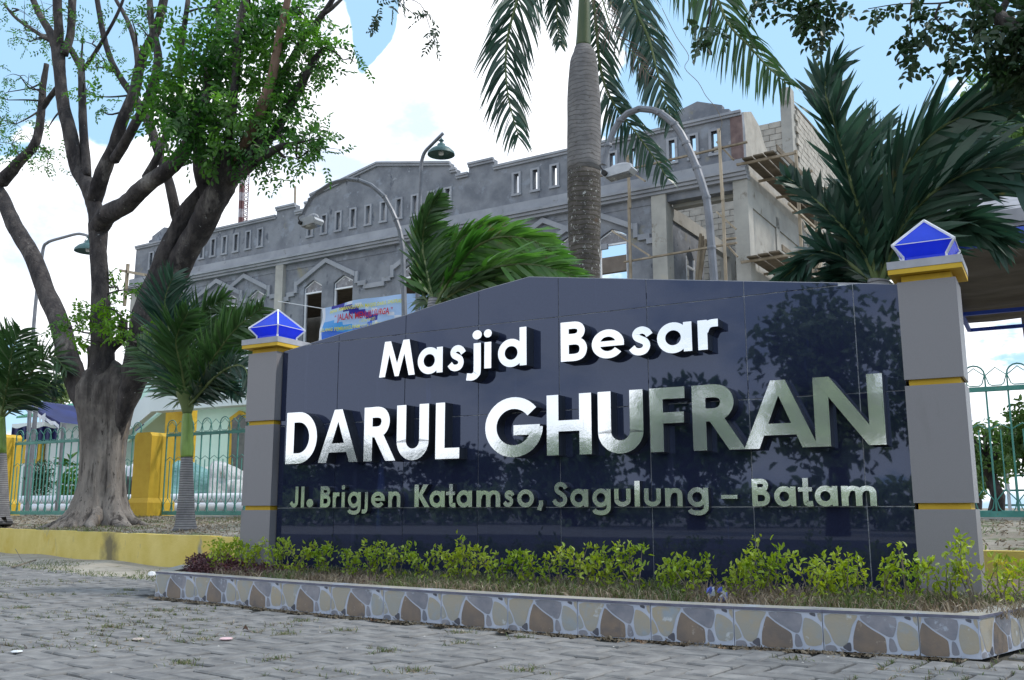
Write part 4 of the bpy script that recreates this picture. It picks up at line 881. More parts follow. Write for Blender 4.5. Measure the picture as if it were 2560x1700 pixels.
# tent
tn=thing('tent','navy blue party tent with white ruffled trim at far left behind the fence','tent',tuple(hp_(90,1280,11)))
P=[(-60,1000),(30,993),(70,1012),(105,1032),(151,1056)]; 
mb=MB(); top=[hp_(u,v,10.5) for u,v in catmull([V((*p,0)) for p in P],5) and [(p.x,p.y) for p in catmull([V((*p,0)) for p in P],5)]]; n=len(top)
low=[V((p.x-.1,p.y+4,p.z-.1)) for p in top]; mb.add(top+low,[(i,i+1,n+i+1,n+i) for i in range(n-1)]); 
val=[V((p.x,p.y-.01,p.z-.16-.03*math.sin(i*2))) for i,p in enumerate(top)]; mb.add(top+val,[(i,i+1,n+i+1,n+i) for i in range(n-1)]); mb.build('canopy',Mtent,tn,smooth=True)
mb=MB(); r0=[V((p.x,p.y-.03-.012*(i%2),p.z-.05+.025*math.sin(i*2.4))) for i,p in enumerate(top)]; r1=[V((p.x,p.y-.02*(i%2),p.z-.07-.04*abs(math.sin(i*1.3)))) for i,p in enumerate(r0)]
mb.add(r0+r1,[(i,i+1,n+i+1,n+i) for i in range(n-1)]); c=hp_(106,1040,10.4)
mb.add([c+V(v) for v in ((-.12,0,.06),(.12,0,.08),(.14,0,-.06),(0,-.03,-.0),(-.13,0,-.08),(-.06,0,-.28),(.05,0,-.26))],[(0,3,4),(1,2,3),(3,4,5),(3,6,2)]); mb.build('ruffled_trim',Mwcloth,tn)
mb=MB(); m0=[hp_(30+i*6,1068+3*math.sin(i*.8),11.5+.08*math.sin(i*1.9)) for i in range(20)]; m1=[V((p.x,p.y,p.z-.42-.08*math.sin(i*.6))) for i,p in enumerate(m0)]; mb.add(m0+m1,[(i,i+1,21+i,20+i) for i in range(19)]); mb.build('side_curtain',Mtent,tn,smooth=True)
# white pipes, sacks and tarps behind the fence
for k,(v,y) in enumerate(((1251,7.2),(1268,6.9))):
    mb=MB(); a=hp_(40,v,y); b=hp_(640,v,y); mb.tube([V((a.x,y,.62+.17*(1-k))),V((b.x,y,.62+.17*(1-k)))],.088,12); o=mb.build('white_pipe',Mpvc,smooth=True)
    tag(o,['upper white plastic pipe lying on another behind the fence','lower white plastic pipe nearest the fence footing'][k],'pipe')
def lump(name,u,v,ru,rv,y,m,label,cat,seed,dy=.5):
    c=hp_(u,v,y); s=(hp_(u+ru,v,y)-c).length; h=(hp_(u,v-rv,y)-c).length; rr=np.random.RandomState(seed); ph=rr.rand(8)*6.28
    bm=bmesh.new(); bmesh.ops.create_icosphere(bm,subdivisions=4,radius=1)
    for q in bm.verts:
        p=q.co; k=1+.05*(abs(math.sin(11*p.x+6*p.z+ph[5]))**.5)*math.sin(5*p.z+ph[6])+.17*math.sin(3.1*p.x+ph[0]+2*p.z)+.12*math.sin(4.7*p.z+ph[1]+3*p.y)+.07*math.sin(9*p.x+ph[2]+5*p.z)+.05*abs(math.sin(7*p.y+6*p.z+ph[3]))+.035*math.sin(17*p.x+8*p.z+ph[4])
        q.co=V((c.x+p.x*s*k,c.y+p.y*dy*k,max(.5,c.z+p.z*h*k)))
    me=bpy.data.meshes.new(name); bm.to_mesh(me); bm.free(); me.materials.append(m)
    for p in me.polygons: p.use_smooth=True
    tag(link(name,me),label,cat)
lump('tarp_bundle',322,1228,58,68,8.6,Mwcloth,'white sheet bundle between the big tree and the yellow post','bundle',1)
lump('tarp_bundle',330,1225,18,40,8.0,mat('painted_hollow_shade',(.03,.03,.03),(.06,.06,.06),rough=.9),'dark lump standing in for the shaded opening of a sack beside the yellow post','sack',2,.2)  # solid lump, the hollow's shade is put into its dark colour
lump('tarp_bundle',455,1245,60,85,8.8,Mtealc,'large teal tarpaulin heap behind the small palm','tarpaulin',3,.8)
lump('sack',520,1268,46,30,7.8,mat('dark_teal_tarp',(.05,.13,.13),(.09,.2,.2),rough=.6,scale=4,bump=.02),'dark teal tarpaulin in front of the white sacks','tarpaulin',4)
lump('sack',583,1235,42,70,8.2,Msack,'tall slumped white sack beside the left pillar','sack',5)
lump('sack',520,1205,50,30,9.3,mat('dull_white_cloth',(.4,.38,.35),(.55,.53,.5),rough=.9,scale=3,bump=.02),'flat white sacking thrown over the heap','sack',6)
lump('sack',610,1250,26,45,7.7,Msack,'small white sack nearest the left pillar','sack',8)
lump('sack',318,1292,24,22,6.6,Mtealc,'small teal bag on the ground by the yellow post','bag',9,.25)

# ------------------------------------------------------------ shelter at right
sh=thing('shelter','open shelter roofed with brown shade netting on blue steel frame','shelter',(4.5,10,3.9))
z=3.92; a=on_z(2380,600,z); 
X0,X1=3.35,9.0; Y0,Y1=7.05,13.2
mb=MB(); nx,ny=14,26; vs=[]
for j in range(ny+1):
    for i in range(nx+1):
        x=X0+(X1-X0)*i/nx; y=Y0+(Y1-Y0)*j/ny; vs.append((x,y,z-.06-.05*math.sin(j/ny*math.pi*5)**2+.02*math.sin(x*3)))
mb.add(vs,[(j*(nx+1)+i,j*(nx+1)+i+1,(j+1)*(nx+1)+i+1,(j+1)*(nx+1)+i) for j in range(ny) for i in range(nx)]); mb.build('shade_net',Mnet,sh,smooth=True)
mb=MB(); mb.prism([(Y0-.02,z+.02),(Y0+3.2,z+1.35),(Y1,z+.3),(Y1,z+.25),(Y0+3.2,z+1.3),(Y0-.02,z-.04)],lambda c,k:V((X0-.1+(X1-X0)*k,c[0],c[1]))); mb.build('roof_sheet',Mfas,sh)
mb=MB(); mb.box(X0-.1,X1,Y0-.07,Y0-.03,z-.0,z+.16); mb.build('fascia_board',Mfas,sh)
for (p,q,w_) in (((X0,Y0-.02,z-.1),(X1,Y0-.02,z-.1),.07),((X0,Y0+.25,z-.16),(X1,Y0+.25,z-.16),.045),((X0,Y1-1.6,z-.2),(X1,Y1-1.6,z-.2),.06),((X0,Y1,z-.2),(X1,Y1,z-.2),.06),((X0,Y0,z-.12),(X0,Y1,z-.2),.06),((X0+.02,Y1,.5),(X0+.02,Y1,z-.2),.07),((X1-.1,Y1,.5),(X1-.1,Y1,z-.2),.08)):
    if p[2]==.5 and p[0]<4: continue
    mb=MB(); mb.beam(p,q,w_); mb.build('steel_bar',Mbsteel,sh)

# ------------------------------------------------------------ palms
def frond(parent,path,Y,Ln,Wd,mL,n=46,droop=.5,fwdm=.7,side=(1,1),wind=(0,0,0),rr=.018,t0=.12,flat=.5,jit=.18,sag=.35,name='frond',tipL=.35):
    """path of (u,v,dy): midrib through the air at depth Y+dy; leaflets are folded strips on both sides"""
    P=[on_y(p[0],p[1],Y+(p[2] if len(p)>2 else 0)) for p in path]; P=catmull(P,7); k=len(P)
    mb=MB(); mb.tube(P,lerps([rr,rr*.8,rr*.5,rr*.2],k),6,m=1)
    cum=[0]
    for a,b in zip(P,P[1:]): cum.append(cum[-1]+(b-a).length)
    Lt=cum[-1]; wv=V(wind)
    for i in range(n):
        t=t0+(1-t0)*(i+.5)/n
        for sg,kk in ((1,side[0]),(-1,side[1])):
            if kk==0: continue
            tt=min(.999,max(0,t+random.gauss(0,.006))); d=tt*Lt; j=max(0,min(k-2,int(np.searchsorted(cum,d))-1)); f=(d-cum[j])/(cum[j+1]-cum[j]+1e-6)
            p=P[j].lerp(P[j+1],f); T=(P[j+1]-P[j]).normalized(); view=(p-CP).normalized()
            S=T.cross(view).normalized()*sg; Bn=S.cross(T).normalized()
            env=min(1,(t-t0)/.12+.35)*(1-(1-tipL)*max(0,(t-.55)/.45)**1.5)
            l=Ln*kk*env*random.uniform(.82,1.12)
            D=(T*fwdm+S*(1-.35*fwdm)+Bn*random.gauss(0,flat)*.5+wv+V((random.gauss(0,jit),random.gauss(0,jit),random.gauss(0,jit)))*.6-V((0,0,droop*.5))).normalized()
            q=[p]; dcur=D; seg=4
            for z in range(seg):
                q.append(q[-1]+dcur*l/seg); dcur=(dcur+V((0,0,-sag*droop))+wv*.25).normalized()
            Wn=dcur.cross(Bn); 
            if Wn.length<.1: Wn=T
            Wn=(T-D*T.dot(D)); Wn=(Wn.normalized() if Wn.length>.05 else S)+Bn*random.gauss(0,.45); Wn.normalize(); w_=Wd*random.uniform(.8,1.15)
            b0=len(mb.v); ws=[.55,1,.95,.6,.0]
            for z in range(seg): 
                c=q[z]; mb.v.append(tuple(c+Wn*w_*ws[z]*.5)); mb.v.append(tuple(c-Wn*w_*ws[z]*.5))
            mb.v.append(tuple(q[seg]))
            for z in range(seg-1): mb.f.append((b0+2*z,b0+2*z+2,b0+2*z+3,b0+2*z+1)); mb.m.append(0)
            mb.f.append((b0+2*seg-2,b0+2*seg,b0+2*seg-1)); mb.m.append(0)
    return mb.build(name,[mL,Mstalk],parent,fix=False)

# tall royal palm behind the sign
Yp=5.3
rp=thing('royal_palm','tall royal palm with grey swollen lichen-spotted trunk rising behind the sign','palm tree',tuple(V((on_y(1463,1280,Yp).x,Yp,.47))))
def trunkmb(rows,Y,n=20,sub=4,wob=0.015,zbase=None):
    pts=[];rad=[]
    for v,ul,ur in rows:
        a,b=on_y(ul,v,Y),on_y(ur,v,Y); pts.append((a+b)/2); rad.append((b-a).length/2)
    if zbase is not None: p=V(pts[0]); p.z=zbase; pts.insert(0,p); rad.insert(0,rad[0]*1.1)
    k=len(pts); Q=catmull(pts,sub); r=list(np.interp(np.linspace(0,k-1,len(Q)),range(k),rad)); mb=MB(); mb.tube(Q,r,n,wob=wob); return mb
trunkmb([(720,1430,1497),(640,1427,1498),(560,1424,1498),(490,1423,1498),(430,1423,1498)],Yp,zbase=.45).build('lower_trunk',Mroyall,rp,smooth=True)
trunkmb([(432,1423,1498),(340,1422,1498),(250,1423,1497),(200,1425,1493),(165,1428,1490),(140,1433,1487),(124,1438,1479),(116,1441,1476)],Yp).build('upper_trunk',Mroyal,rp,smooth=True)
trunkmb([(117,1441,1475),(90,1443,1475),(40,1446,1474),(0,1448,1473),(-60,1450,1471),(-130,1453,1468)],Yp).build('crownshaft',mat('royal_crownshaft',(.05,.085,.03),(.09,.12,.05),rough=.5,scale=4,stretch=(3,3,.5)),rp,smooth=True)
c0=(1460,-120,0)
RF=[([c0,(1385,-190,-.3),(1318,-90,-.5),(1290,10,-.6),(1270,90,-.6),(1264,170,-.6),(1273,255,-.6),(1297,345,-.6)],.66,.9),
    ([c0,(1520,-190,-.2),(1566,-90,-.4),(1590,20,-.5),(1620,90,-.5),(1638,160,-.5),(1656,225,-.5),(1680,300,-.5)],.58,.9),
    ([c0,(1580,-200,.1),(1700,-130,.1),(1778,-30,.1),(1822,60,.1),(1873,115,.1),(1920,168,.1),(1975,215,.1)],.72,1.0),
    ([c0,(1478,-40,.5),(1490,60,.6),(1502,175,.7),(1532,255,.7),(1592,335,.7),(1640,400,.7),(1668,446,.7)],.50,.8),
    ([c0,(1430,-150,.8),(1400,-60,1),(1392,30,1.1),(1400,110,1.1)],.42,.9),
    ([c0,(1500,-120,.9),(1560,-20,1.1),(1600,70,1.2),(1640,150,1.2)],.4,.9),
    ([c0,(1380,-260,.4),(1250,-330,.8),(1130,-300,1.0),(1020,-220,1.2)],.6,.9),([c0,(1560,-280,.6),(1700,-340,1),(1840,-300,1.4)],.6,.9),([c0,(1470,-300,.4),(1490,-480,.9)],.6,.8)]
for i,(p,l,dr) in enumerate(RF): frond(rp,p,Yp,l*1.25,.034,Lbig if i!=2 else Lpalm,n=92,droop=dr,fwdm=.62,flat=.9,rr=.028,t0=.2,jit=.12,sag=.28)
o=frond(rp,[c0,(1500,-20,-.6),(1530,70,-.7),(1580,130,-.7),(1625,190,-.7)],Yp,.45,.012,mat('dry_frond',(.10,.07,.06),(.17,.12,.09),rough=.9,scale=5),n=40,droop=.5,fwdm=.9,rr=.012); o['label']='thin brown dried frond'

# small palm with green crownshaft in front of the fence
Ys=2.9; b=on_y(462,1321,Ys)
sp=thing('small_palm','small palm with green crownshaft in front of the mint house fence','palm tree',(b.x,Ys,b.z))
trunkmb([(1326,441,485),(1312,445,482),(1290,448,480),(1240,452,479),(1190,455,478),(1142,457,477)],Ys,16).build('trunk',Mring,sp,smooth=True)
trunkmb([(1143,457,478),(1120,456,479),(1080,458,478),(1048,459,477),(1030,461,475)],Ys,14).build('crownshaft',Mshaft,sp,smooth=True)
trunkmb([(1034,460,476),(1015,457,480),(985,450,488),(955,452,492)],Ys,10).build('stalk_bases',Mstalk,sp,smooth=True)
c0=(468,1020,0)
for p,l in [([c0,(440,925,-.1),(423,830,-.2),(412,755,-.3),(432,690,-.3)],.62),([c0,(495,960,-.2),(542,883,-.4),(590,822,-.5),(655,768,-.6)],.62),([c0,(432,962,.1),(385,905,.1),(345,868,.1)],.55),([c0,(530,950,-.3),(575,918,-.5),(612,920,-.6),(628,985,-.6)],.42),([c0,(478,925,.2),(484,850,.3),(500,790,.3),(560,745,.3)],.6),
            ([c0,(455,930,-.2),(440,850,-.4),(470,780,-.5)],.55),([c0,(520,925,.1),(560,850,.2),(610,800,.2)],.58),([c0,(450,965,.3),(405,900,.5),(380,840,.6)],.5),([c0,(500,985,-.1),(560,965,-.1),(598,990,-.1)],.35)]:
    frond(sp,p,Ys,l,.031,random.choice([Lpalm,Lpalm,Lbig]),n=78,droop=.30,fwdm=.95,flat=.7,wind=(.18,0,.12),rr=.02,t0=.1,jit=.2,sag=.3)

# palm at the far left edge
Yl=3.6
lp=thing('small_palm','broad dark palm at the far left edge beside the bell lamp','palm tree',tuple(V((on_y(-2,1300,Yl).x,Yl,.4))))
trunkmb([(1312,-18,18),(1290,-14,14),(1200,-11,11),(1135,-9,9)],Yl,14,zbase=.38).build('trunk',Mring,lp,smooth=True)
trunkmb([(1136,-9,9),(1080,-9,8),(1040,-8,7)],Yl,12).build('crownshaft',Mshaft,lp,smooth=True)
c0=(0,1050,0)
for p,l in [([c0,(48,975,0),(92,915,-.1),(132,890,-.1),(165,925,-.1)],.62),([c0,(20,950,-.2),(30,880,-.3),(52,825,-.3)],.65),([c0,(60,1000,.2),(110,965,.3),(150,960,.3)],.45),([c0,(-20,960,0),(-40,900,0),(-20,840,0)],.6),([c0,(-60,1000,0),(-130,960,0),(-190,1000,0)],.6),([c0,(25,985,.3),(60,900,.4),(95,862,.4)],.55),([c0,(5,960,.1),(-5,880,.2),(20,820,.2)],.6)]:
    frond(lp,p,Yl,l,.034,random.choice([Lpalm,Lbig]),n=60,droop=.35,fwdm=.9,flat=.7,wind=(.12,0,.05),rr=.02,jit=.2)

# palm directly behind the sign, fronds blown to the right
Ym=2.6
mp_=thing('windblown_palm','bright green palm directly behind the sign with fronds blown right','palm tree',tuple(V((on_y(1082,1280,Ym).x,Ym,.38))))
p0=on_y(1082,790,Ym); mb=MB(); mb.tube([V((p0.x,Ym,.36)),V((p0.x,Ym,1.2)),p0,on_y(1086,745,Ym)],[.11,.085,.075,.06],14); mb.build('trunk',Mring,mp_,smooth=True)
c0=(1086,770,0)
for p,l,sd_ in [([c0,(1066,680,0),(1056,610,0),(1066,545,-.1),(1098,490,-.1)],.50,(.75,.75)),([c0,(1130,690,-.2),(1180,625,-.3),(1250,592,-.4),(1330,602,-.4),(1400,640,-.4)],.62,(.8,1)),([c0,(1150,720,-.3),(1240,668,-.5),(1340,662,-.6),(1440,690,-.6)],.55,(1,1)),([c0,(1110,690,.2),(1150,600,.3),(1225,560,.4),(1300,580,.4)],.52,(.6,1)),
                ([c0,(1140,740,-.1),(1200,700,-.2),(1280,690,-.2)],.5,(1,1)),([c0,(1085,700,.3),(1095,640,.4),(1130,590,.5)],.5,(.8,.8)),([c0,(1120,705,.1),(1190,650,.2),(1290,625,.3),(1390,650,.3)],.6,(1,1)),([c0,(1060,740,.3),(1048,700,.3),(1046,660,.3)],.3,(1,1)),([c0,(1130,735,-.3),(1210,705,-.4),(1300,700,-.4)],.5,(1,1)),([c0,(1150,690,.4),(1240,640,.5),(1340,640,.6)],.55,(1,1)),([c0,(1072,690,.2),(1070,620,.3),(1090,560,.3)],.42,(.9,.9))]:
    frond(mp_,p,Ym,l*1.05,.045,random.choice([Lpalm2,Lpalm2,Lpalm]),n=58,droop=.42,fwdm=1.05,side=sd_,flat=.7,wind=(.42,0,.03),rr=.02,jit=.2,sag=.25)

# big dark palm behind the right end of the sign
Yb=1.5
bp=thing('broad_palm','big dark palm with very wide leaflets behind the right end of the sign','palm tree',tuple(V((on_y(2185,1280,Yb).x,Yb,.33))))
p0=on_y(2190,760,Yb); mb=MB(); mb.tube([V((p0.x,Yb,.3)),V((p0.x,Yb,1.1)),p0,on_y(2196,700,Yb)],[.12,.10,.09,.07],14); mb.build('trunk',Mring,bp,smooth=True)
c0=(2196,720,0)
for p,l,sd_,dr in [([c0,(2170,600,-.1),(2130,470,-.2),(2092,330,-.3),(2062,215,-.3),(2090,155,-.3)],.33,(1,1),.12),([c0,(2205,600,0),(2240,460,0),(2320,345,-.1),(2430,280,-.2),(2560,245,-.3)],.50,(1,.8),.2),([c0,(2240,600,-.1),(2300,510,-.2),(2400,440,-.3),(2500,420,-.4),(2600,450,-.5)],.5,(1,1),.35),
                   ([c0,(2150,620,-.1),(2095,555,-.2),(2040,500,-.2),(1965,440,-.2)],.20,(1,1),.2),([c0,(2120,655,.1),(2060,630,.1),(2000,660,.1),(1940,712,.1)],.22,(1,1),.3),([c0,(2180,570,.3),(2175,440,.4),(2185,330,.5)],.42,(1,1),.15),([c0,(2225,560,.3),(2280,430,.5),(2380,350,.6),(2480,340,.6)],.46,(1,1),.3),
                   ([c0,(2160,560,.3),(2125,430,.5),(2120,320,.6)],.32,(1,1),.1),([c0,(2260,640,.1),(2340,580,.1),(2420,560,0),(2500,600,0)],.36,(1,1),.4),([c0,(2140,670,.3),(2090,640,.4),(2050,610,.4)],.22,(1,1),.2),([c0,(2200,610,.4),(2210,500,.6),(2250,400,.7)],.42,(1,1),.2),([c0,(2160,690,.3),(2110,690,.3),(2060,720,.3)],.26,(1,1),.3)]:
    frond(bp,p,Yb,l*1.2,.046,Lbig,n=64,droop=dr,fwdm=1.15,side=sd_,flat=1.1,rr=.018,t0=.08,jit=.36,sag=.36,wind=(.22,.0,.06),tipL=.5)

# ------------------------------------------------------------ the big tree at left
Yt=3.8
bt=thing('big_tree','big spreading tree with several scaly dark limbs behind the yellow wall','tree',tuple(V((on_y(262,1315,Yt).x,Yt,.37))))
mb=MB()
LP=[]
def limb(path,rad,n=12,sub=5,wob=.09,m=0,mbx=None):
    P=catmull([on_y(p[0],p[1],Yt+(p[2] if len(p)>2 else 0)) for p in path],sub); s=P[0]; dep=(s-CP).dot(fwd)
    (mbx or mb).tube(P,[r*dep/F for r in lerps(rad,len(P))],n,m=m,wob=wob); LP.extend(P); return P
tb=MB()
TR=[(1345,246,165,.36),(1322,247,122,.32),(1300,250,96,.27),(1272,252,78,.20),(1240,254,67,.15),(1200,256,61,.11),(1150,257,60,.075),(1100,259,62,.07),(1050,262,70,.09),(1005,265,78,.12),(965,268,78,.15),(930,268,58,.18),(905,268,30,.18),(895,268,12,.1)]
na=64; rows_=[]
for k in range(len(TR)-1):
    for q_ in range(5):
        t_0=q_/5; a=TR[k];b=TR[k+1]; rows_.append([a[m]*(1-t_0)+b[m]*t_0 for m in range(4)])
rows_.append(list(TR[-1]))
for v_,u_,r_,lb in rows_:
    c_0=on_y(u_,v_,Yt); dep=(c_0-CP).dot(fwd); rr_=r_*dep/F
    for j_ in range(na):
        a_=2*math.pi*j_/na; tw=c_0.z*.25
        lobe=.55*math.cos(5*a_+1.1+tw)+.30*math.cos(8*a_+2.4-tw)+.25*math.cos(3*a_+.6)
        k_=1+lb*(abs(lobe)**.8*(1 if lobe>0 else -1)) +.012*math.sin(a_*17+c_0.z*9)+random.gauss(0,.006)
        tb.v.append((c_0.x+rr_*k_*math.cos(a_),c_0.y+rr_*k_*.8*math.sin(a_),c_0.z))
for i_ in range(len(rows_)-1):
    for j_ in range(na): q_=(j_+1)%na; tb.f.append((i_*na+j_,i_*na+q_,(i_+1)*na+q_,(i_+1)*na+j_)); tb.m.append(0)
tb.f.append(tuple((len(rows_)-1)*na+j_ for j_ in range(na))); tb.m.append(0)
cb=on_y(250,1310,Yt)
for a_,l_,r_ in ((3.9,1.05,.11),(4.45,.95,.12),(4.95,.9,.10),(5.4,1.1,.11),(5.9,1.2,.09),(3.3,1.2,.09),(.2,1.1,.08)):
    P_=[V((cb.x+math.cos(a_+.12*math.sin(k*2+a_))*l_*k/5,cb.y+math.sin(a_)*l_*k/5*.85,soilz(cb.x+math.cos(a_)*l_*k/5,cb.y+math.sin(a_)*l_*k/5)+[.42,.24,.10,.03,-.01,-.06][k])) for k in range(6)]
    tb.tube(catmull(P_,4),lerps([r_*.8,r_,r_*.9,r_*.65,r_*.4,r_*.2],21),9,wob=.12)
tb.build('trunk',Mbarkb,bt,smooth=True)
LB=[([(222,1050,-.03),(203,990,-.05),(186,940,-.05),(170,890,-.05),(152,819,0),(121,742,.1),(86,653,.15),(40,570,.2),(8,505,.3),(-25,440,.4)],[18,27,28,27,26,24,23,22,21,20]),
 ([(2,455,.3),(46,407,.3),(82,368,.3),(99,318,.3),(104,262,.3),(108,215,.3),(116,160,.3)],[17,13,11,10,9,8,6]),([(102,275,.3),(120,250,.3),(142,222,.2)],[8,7,7]),
 ([(256,1040,-.05),(256,990,-.10),(256,925,-.12),(254,819,-.1),(250,723,-.05),(247,628,0),(243,560,0)],[18,30,30,26,22,21,25]),
 ([(244,560,0),(236,518,0),(222,470,0),(196,425,0),(176,339,-.1),(160,268,-.1),(150,196,-.1),(146,120,-.1)],[22,19,19,20,18,16,15,18]),
 ([(146,135,-.1),(122,75,-.1),(96,30,0),(70,-30,0)],[12,10,8,8]),([(146,130,-.1),(146,60,-.2),(143,0,-.2),(143,-90,-.3)],[13,11,11,10]),([(160,135,-.1),(176,85,0),(181,0,0),(178,-90,0)],[11,10,10,9]),([(140,110,.1),(90,80,.1),(40,45,.1),(10,10,.1)],[6,5,4,3]),
 ([(218,440,0),(212,370,.05),(206,270,.1),(203,175,.1),(201,150,.1)],[11,11,10,9,11]),([(208,175,.1),(245,120,.1),(275,70,.1),(300,20,.1),(318,-30,.1)],[5,5,4,4,3]),([(203,160,.1),(207,90,.1)],[3,2]),([(200,165,.1),(175,120,0)],[8,7]),
 ([(234,500,0),(252,446,-.1),(282,375,-.15),(306,304,-.2),(334,232,-.2),(357,143,-.2),(392,71,-.3),(412,-10,-.3)],[20,19,16,14,13,12,11,10]),([(286,400,-.15),(322,339,-.3),(357,275,-.4),(380,225,-.4),(395,150,-.4),(380,60,-.5),(372,-20,-.5)],[13,12,11,13,10,8,7]),
 ([(452,590,.3),(440,535,.3),(425,464,.3),(404,404,.3),(386,350,.3),(368,295,.3),(343,255,.3),(312,210,.3),(279,154,.3),(257,79,.3),(243,0,.3),(235,-60,.3)],[16,14,12,11,12,12,11,9,8,8,7,7]),([(330,235,.3),(345,200,.3),(340,120,.4),(318,50,.4),(290,0,.4)],[8,7,7,6,5]),
 ([(246,568,0),(270,535,-.1),(311,515,-.2),(357,470,-.3),(404,436,-.4),(450,394,-.4),(480,339,-.4),(498,300,-.4),(515,240,-.4),(520,170,-.4)],[24,24,22,20,18,17,15,14,10,8]),
 ([(364,446,-.3),(393,393,-.3),(410,350,-.2),(430,300,-.2),(450,235,-.2),(450,150,-.2),(470,0,-.2)],[11,10,9,8,8,7,6]),
 ([(280,1150,0),(296,1070,-.02),(318,1000,-.05),(342,925,-.08),(354,840,-.1),(368,770,-.1),(398,680,0),(430,606,0),(453,551,0),(478,510,.05),(520,460,.1),(545,420,.1),(560,360,.1)],[8,16,26,34,34,30,26,24,21,18,18,18,12]),
 ([(275,1150,.02),(292,1070,.05),(322,985,.1),(368,870,.2),(415,740,.2),(462,637,.1),(500,570,.05),(535,505,0),(562,455,0),(592,408,0)],[8,16,26,34,33,31,31,32,30,24]),
 ([(530,520,.1),(505,440,.1),(500,375,.1),(492,320,.1),(486,260,.1)],[22,20,18,14,10]),
 ([(575,450,0),(643,402,-.2),(700,368,-.3),(742,357,-.3)],[18,12,8,4]),([(590,425,0),(618,385,-.1),(660,345,-.1),(722,341,-.2)],[14,10,7,4]),([(585,425,0),(640,385,.1),(680,335,.1),(714,284,.1),(746,225,.1),(779,161,.1),(808,120,.1)],[16,14,13,12,11,9,6]),
 ([(600,395,0),(640,330,.2),(672,270,.2),(700,200,.2),(729,150,.2),(760,95,.2),(790,58,.2),(815,25,.2),(842,-20,.2)],[16,14,12,11,10,8,8,7,6]),([(808,34,.2),(830,20,.2),(860,-8,.2)],[6,5,4]),
 ([(590,410,0),(640,300,-.3),(672,220,-.3),(690,140,-.3),(705,60,-.3),(724,-20,-.3)],[14,13,12,11,9,8]),
 ([(560,450,0),(575,330,-.3),(588,200,-.4),(595,90,-.4),(612,0,-.4),(618,-60,-.4)],[15,12,10,10,9,8]),([(540,470,.1),(530,360,.3),(540,240,.4),(546,120,.4),(545,0,.4)],[14,10,9,8,7]),
 ([(265,1030,.1),(262,960,0),(276,880,0),(306,842,0),(308,800,0)],[14,11,10,12,10]),([(224,960,.1),(226,900,.1),(222,870,.1),(205,862,.1)],[9,7,6,3])]
for k,(p,r) in enumerate(LB):
    mb=MB(); limb(p,r,12 if max(r)>15 else 8,5,.1,0,mb); o=mb.build('limb',mat('peeled_limb',(.14,.08,.06),(.22,.14,.1),rough=1,scale=6,stretch=(3,3,.3),bump=.01) if k==27 else Mbark,bt,smooth=True)

def sprays(center,ax,n,nl=9,ll=.062,lw=.036,rl=.26,droop=.6,rs=RS):
    """compound leaves: a short midrib with paired leaflets; returns leaf arrays"""
    c=np.array(center); B=[];D=[];Nn=[];Ls=[]
    for _ in range(n):
        q=rs.normal(size=3)*.5; q=q/max(1,np.linalg.norm(q)); p=c+q*np.array(ax)
        d=rs.normal(size=3); d[2]-=droop; d/=np.linalg.norm(d); s=np.cross(d,rs.normal(size=3)+np.array([0,0,1.2])); s/=np.linalg.norm(s); nn=np.cross(s,d)
        if nn[2]<0: nn=-nn
        for k in range(nl):
            t=(k//2+1)/(nl//2+1); sg=1 if k%2 else -1
            if k==nl-1: dd=d.copy(); t=1
            else: dd=d*.45+s*sg*.9
            dd=dd+rs.normal(size=3)*.16-np.array([0,0,.15]); B.append(p+d*rl*t+np.array([0,0,-.12*rl*t*t])); D.append(dd); Nn.append(nn+rs.normal(size=3)*.35); Ls.append(ll*rs.uniform(.75,1.2))
    return B,D,Nn,Ls
def crown(parent,name,clus,Y,matl,nl=9,ll=.062,lw=.6,rl=.26,droop=.6,label=None,kind=None):
    B=[];D=[];Nn=[];Ls=[]
    for cl_ in clus:
        u,v,ru,rv,n=cl_[:5]; dy=cl_[5] if len(cl_)>5 else 0; dd=cl_[6] if len(cl_)>6 else .5
        c=on_y(u,v,Y+dy); dep=(c-CP).dot(fwd); r=sprays(tuple(c),(ru*dep/F*1.25,dd,rv*dep/F*1.25),max(2,int(n*(.55 if parent.name.startswith('overhanging') and n>5 and u<2620 else .8 if (name=='crown' and n>60) else 1))),nl,ll,lw,rl,droop)
        for a,b in zip((B,D,Nn,Ls),r): a+=b
    o=link(name,leaves_mesh(name,matl,B,D,Nn,Ls,np.array(Ls)*lw),parent)
    if parent.name=='big_tree':
        tw=MB()
        for cl_ in clus:
            c=on_y(cl_[0],cl_[1],Y+(cl_[5] if len(cl_)>5 else 0)); q=min(LP,key=lambda p:(p-c).length)
            if (q-c).length<1.6:
                tw.tube(catmull([q,q.lerp(c,.5)+V((random.gauss(0,.08),random.gauss(0,.08),random.gauss(0,.06))),c],4),lerps([.02,.008],9),6)
            for k in range(4 if cl_[4]>12 else 2):
                d=V((random.gauss(0,1),random.gauss(0,1),random.gauss(.1,.8))).normalized(); l_=random.uniform(.25,.5)*(1 if cl_[2]>25 else .5); tw.tube(catmull([c,c+d*l_*.5+V((0,0,.04)),c+d*l_],3),lerps([.008,.002],7),4)
        tw.build('twigs',Mbark,parent)['kind']='stuff'
    if label: o['label']=label
    return o
main=[(480,250,100.8,100.8,108,-.5),(430,190,78.4,67.2,79,-.6),(560,190,100.8,100.8,108,-.3),(620,90,100.8,89.6,108,-.2),(560,310,89.6,78.4,86,-.5),(650,230,78.4,100.8,79,0),(500,110,67.2,78.4,43,-.4),(480,330,56,44.8,43,-.7),(400,270,44.8,33.6,21,-.8),
      (700,90,78.4,67.2,57,0),(770,60,44.8,44.8,25,.1),(640,20,89.6,33.6,43,.1),(560,20,67.2,44.8,36,0),(460,60,44.8,56,18,0)]
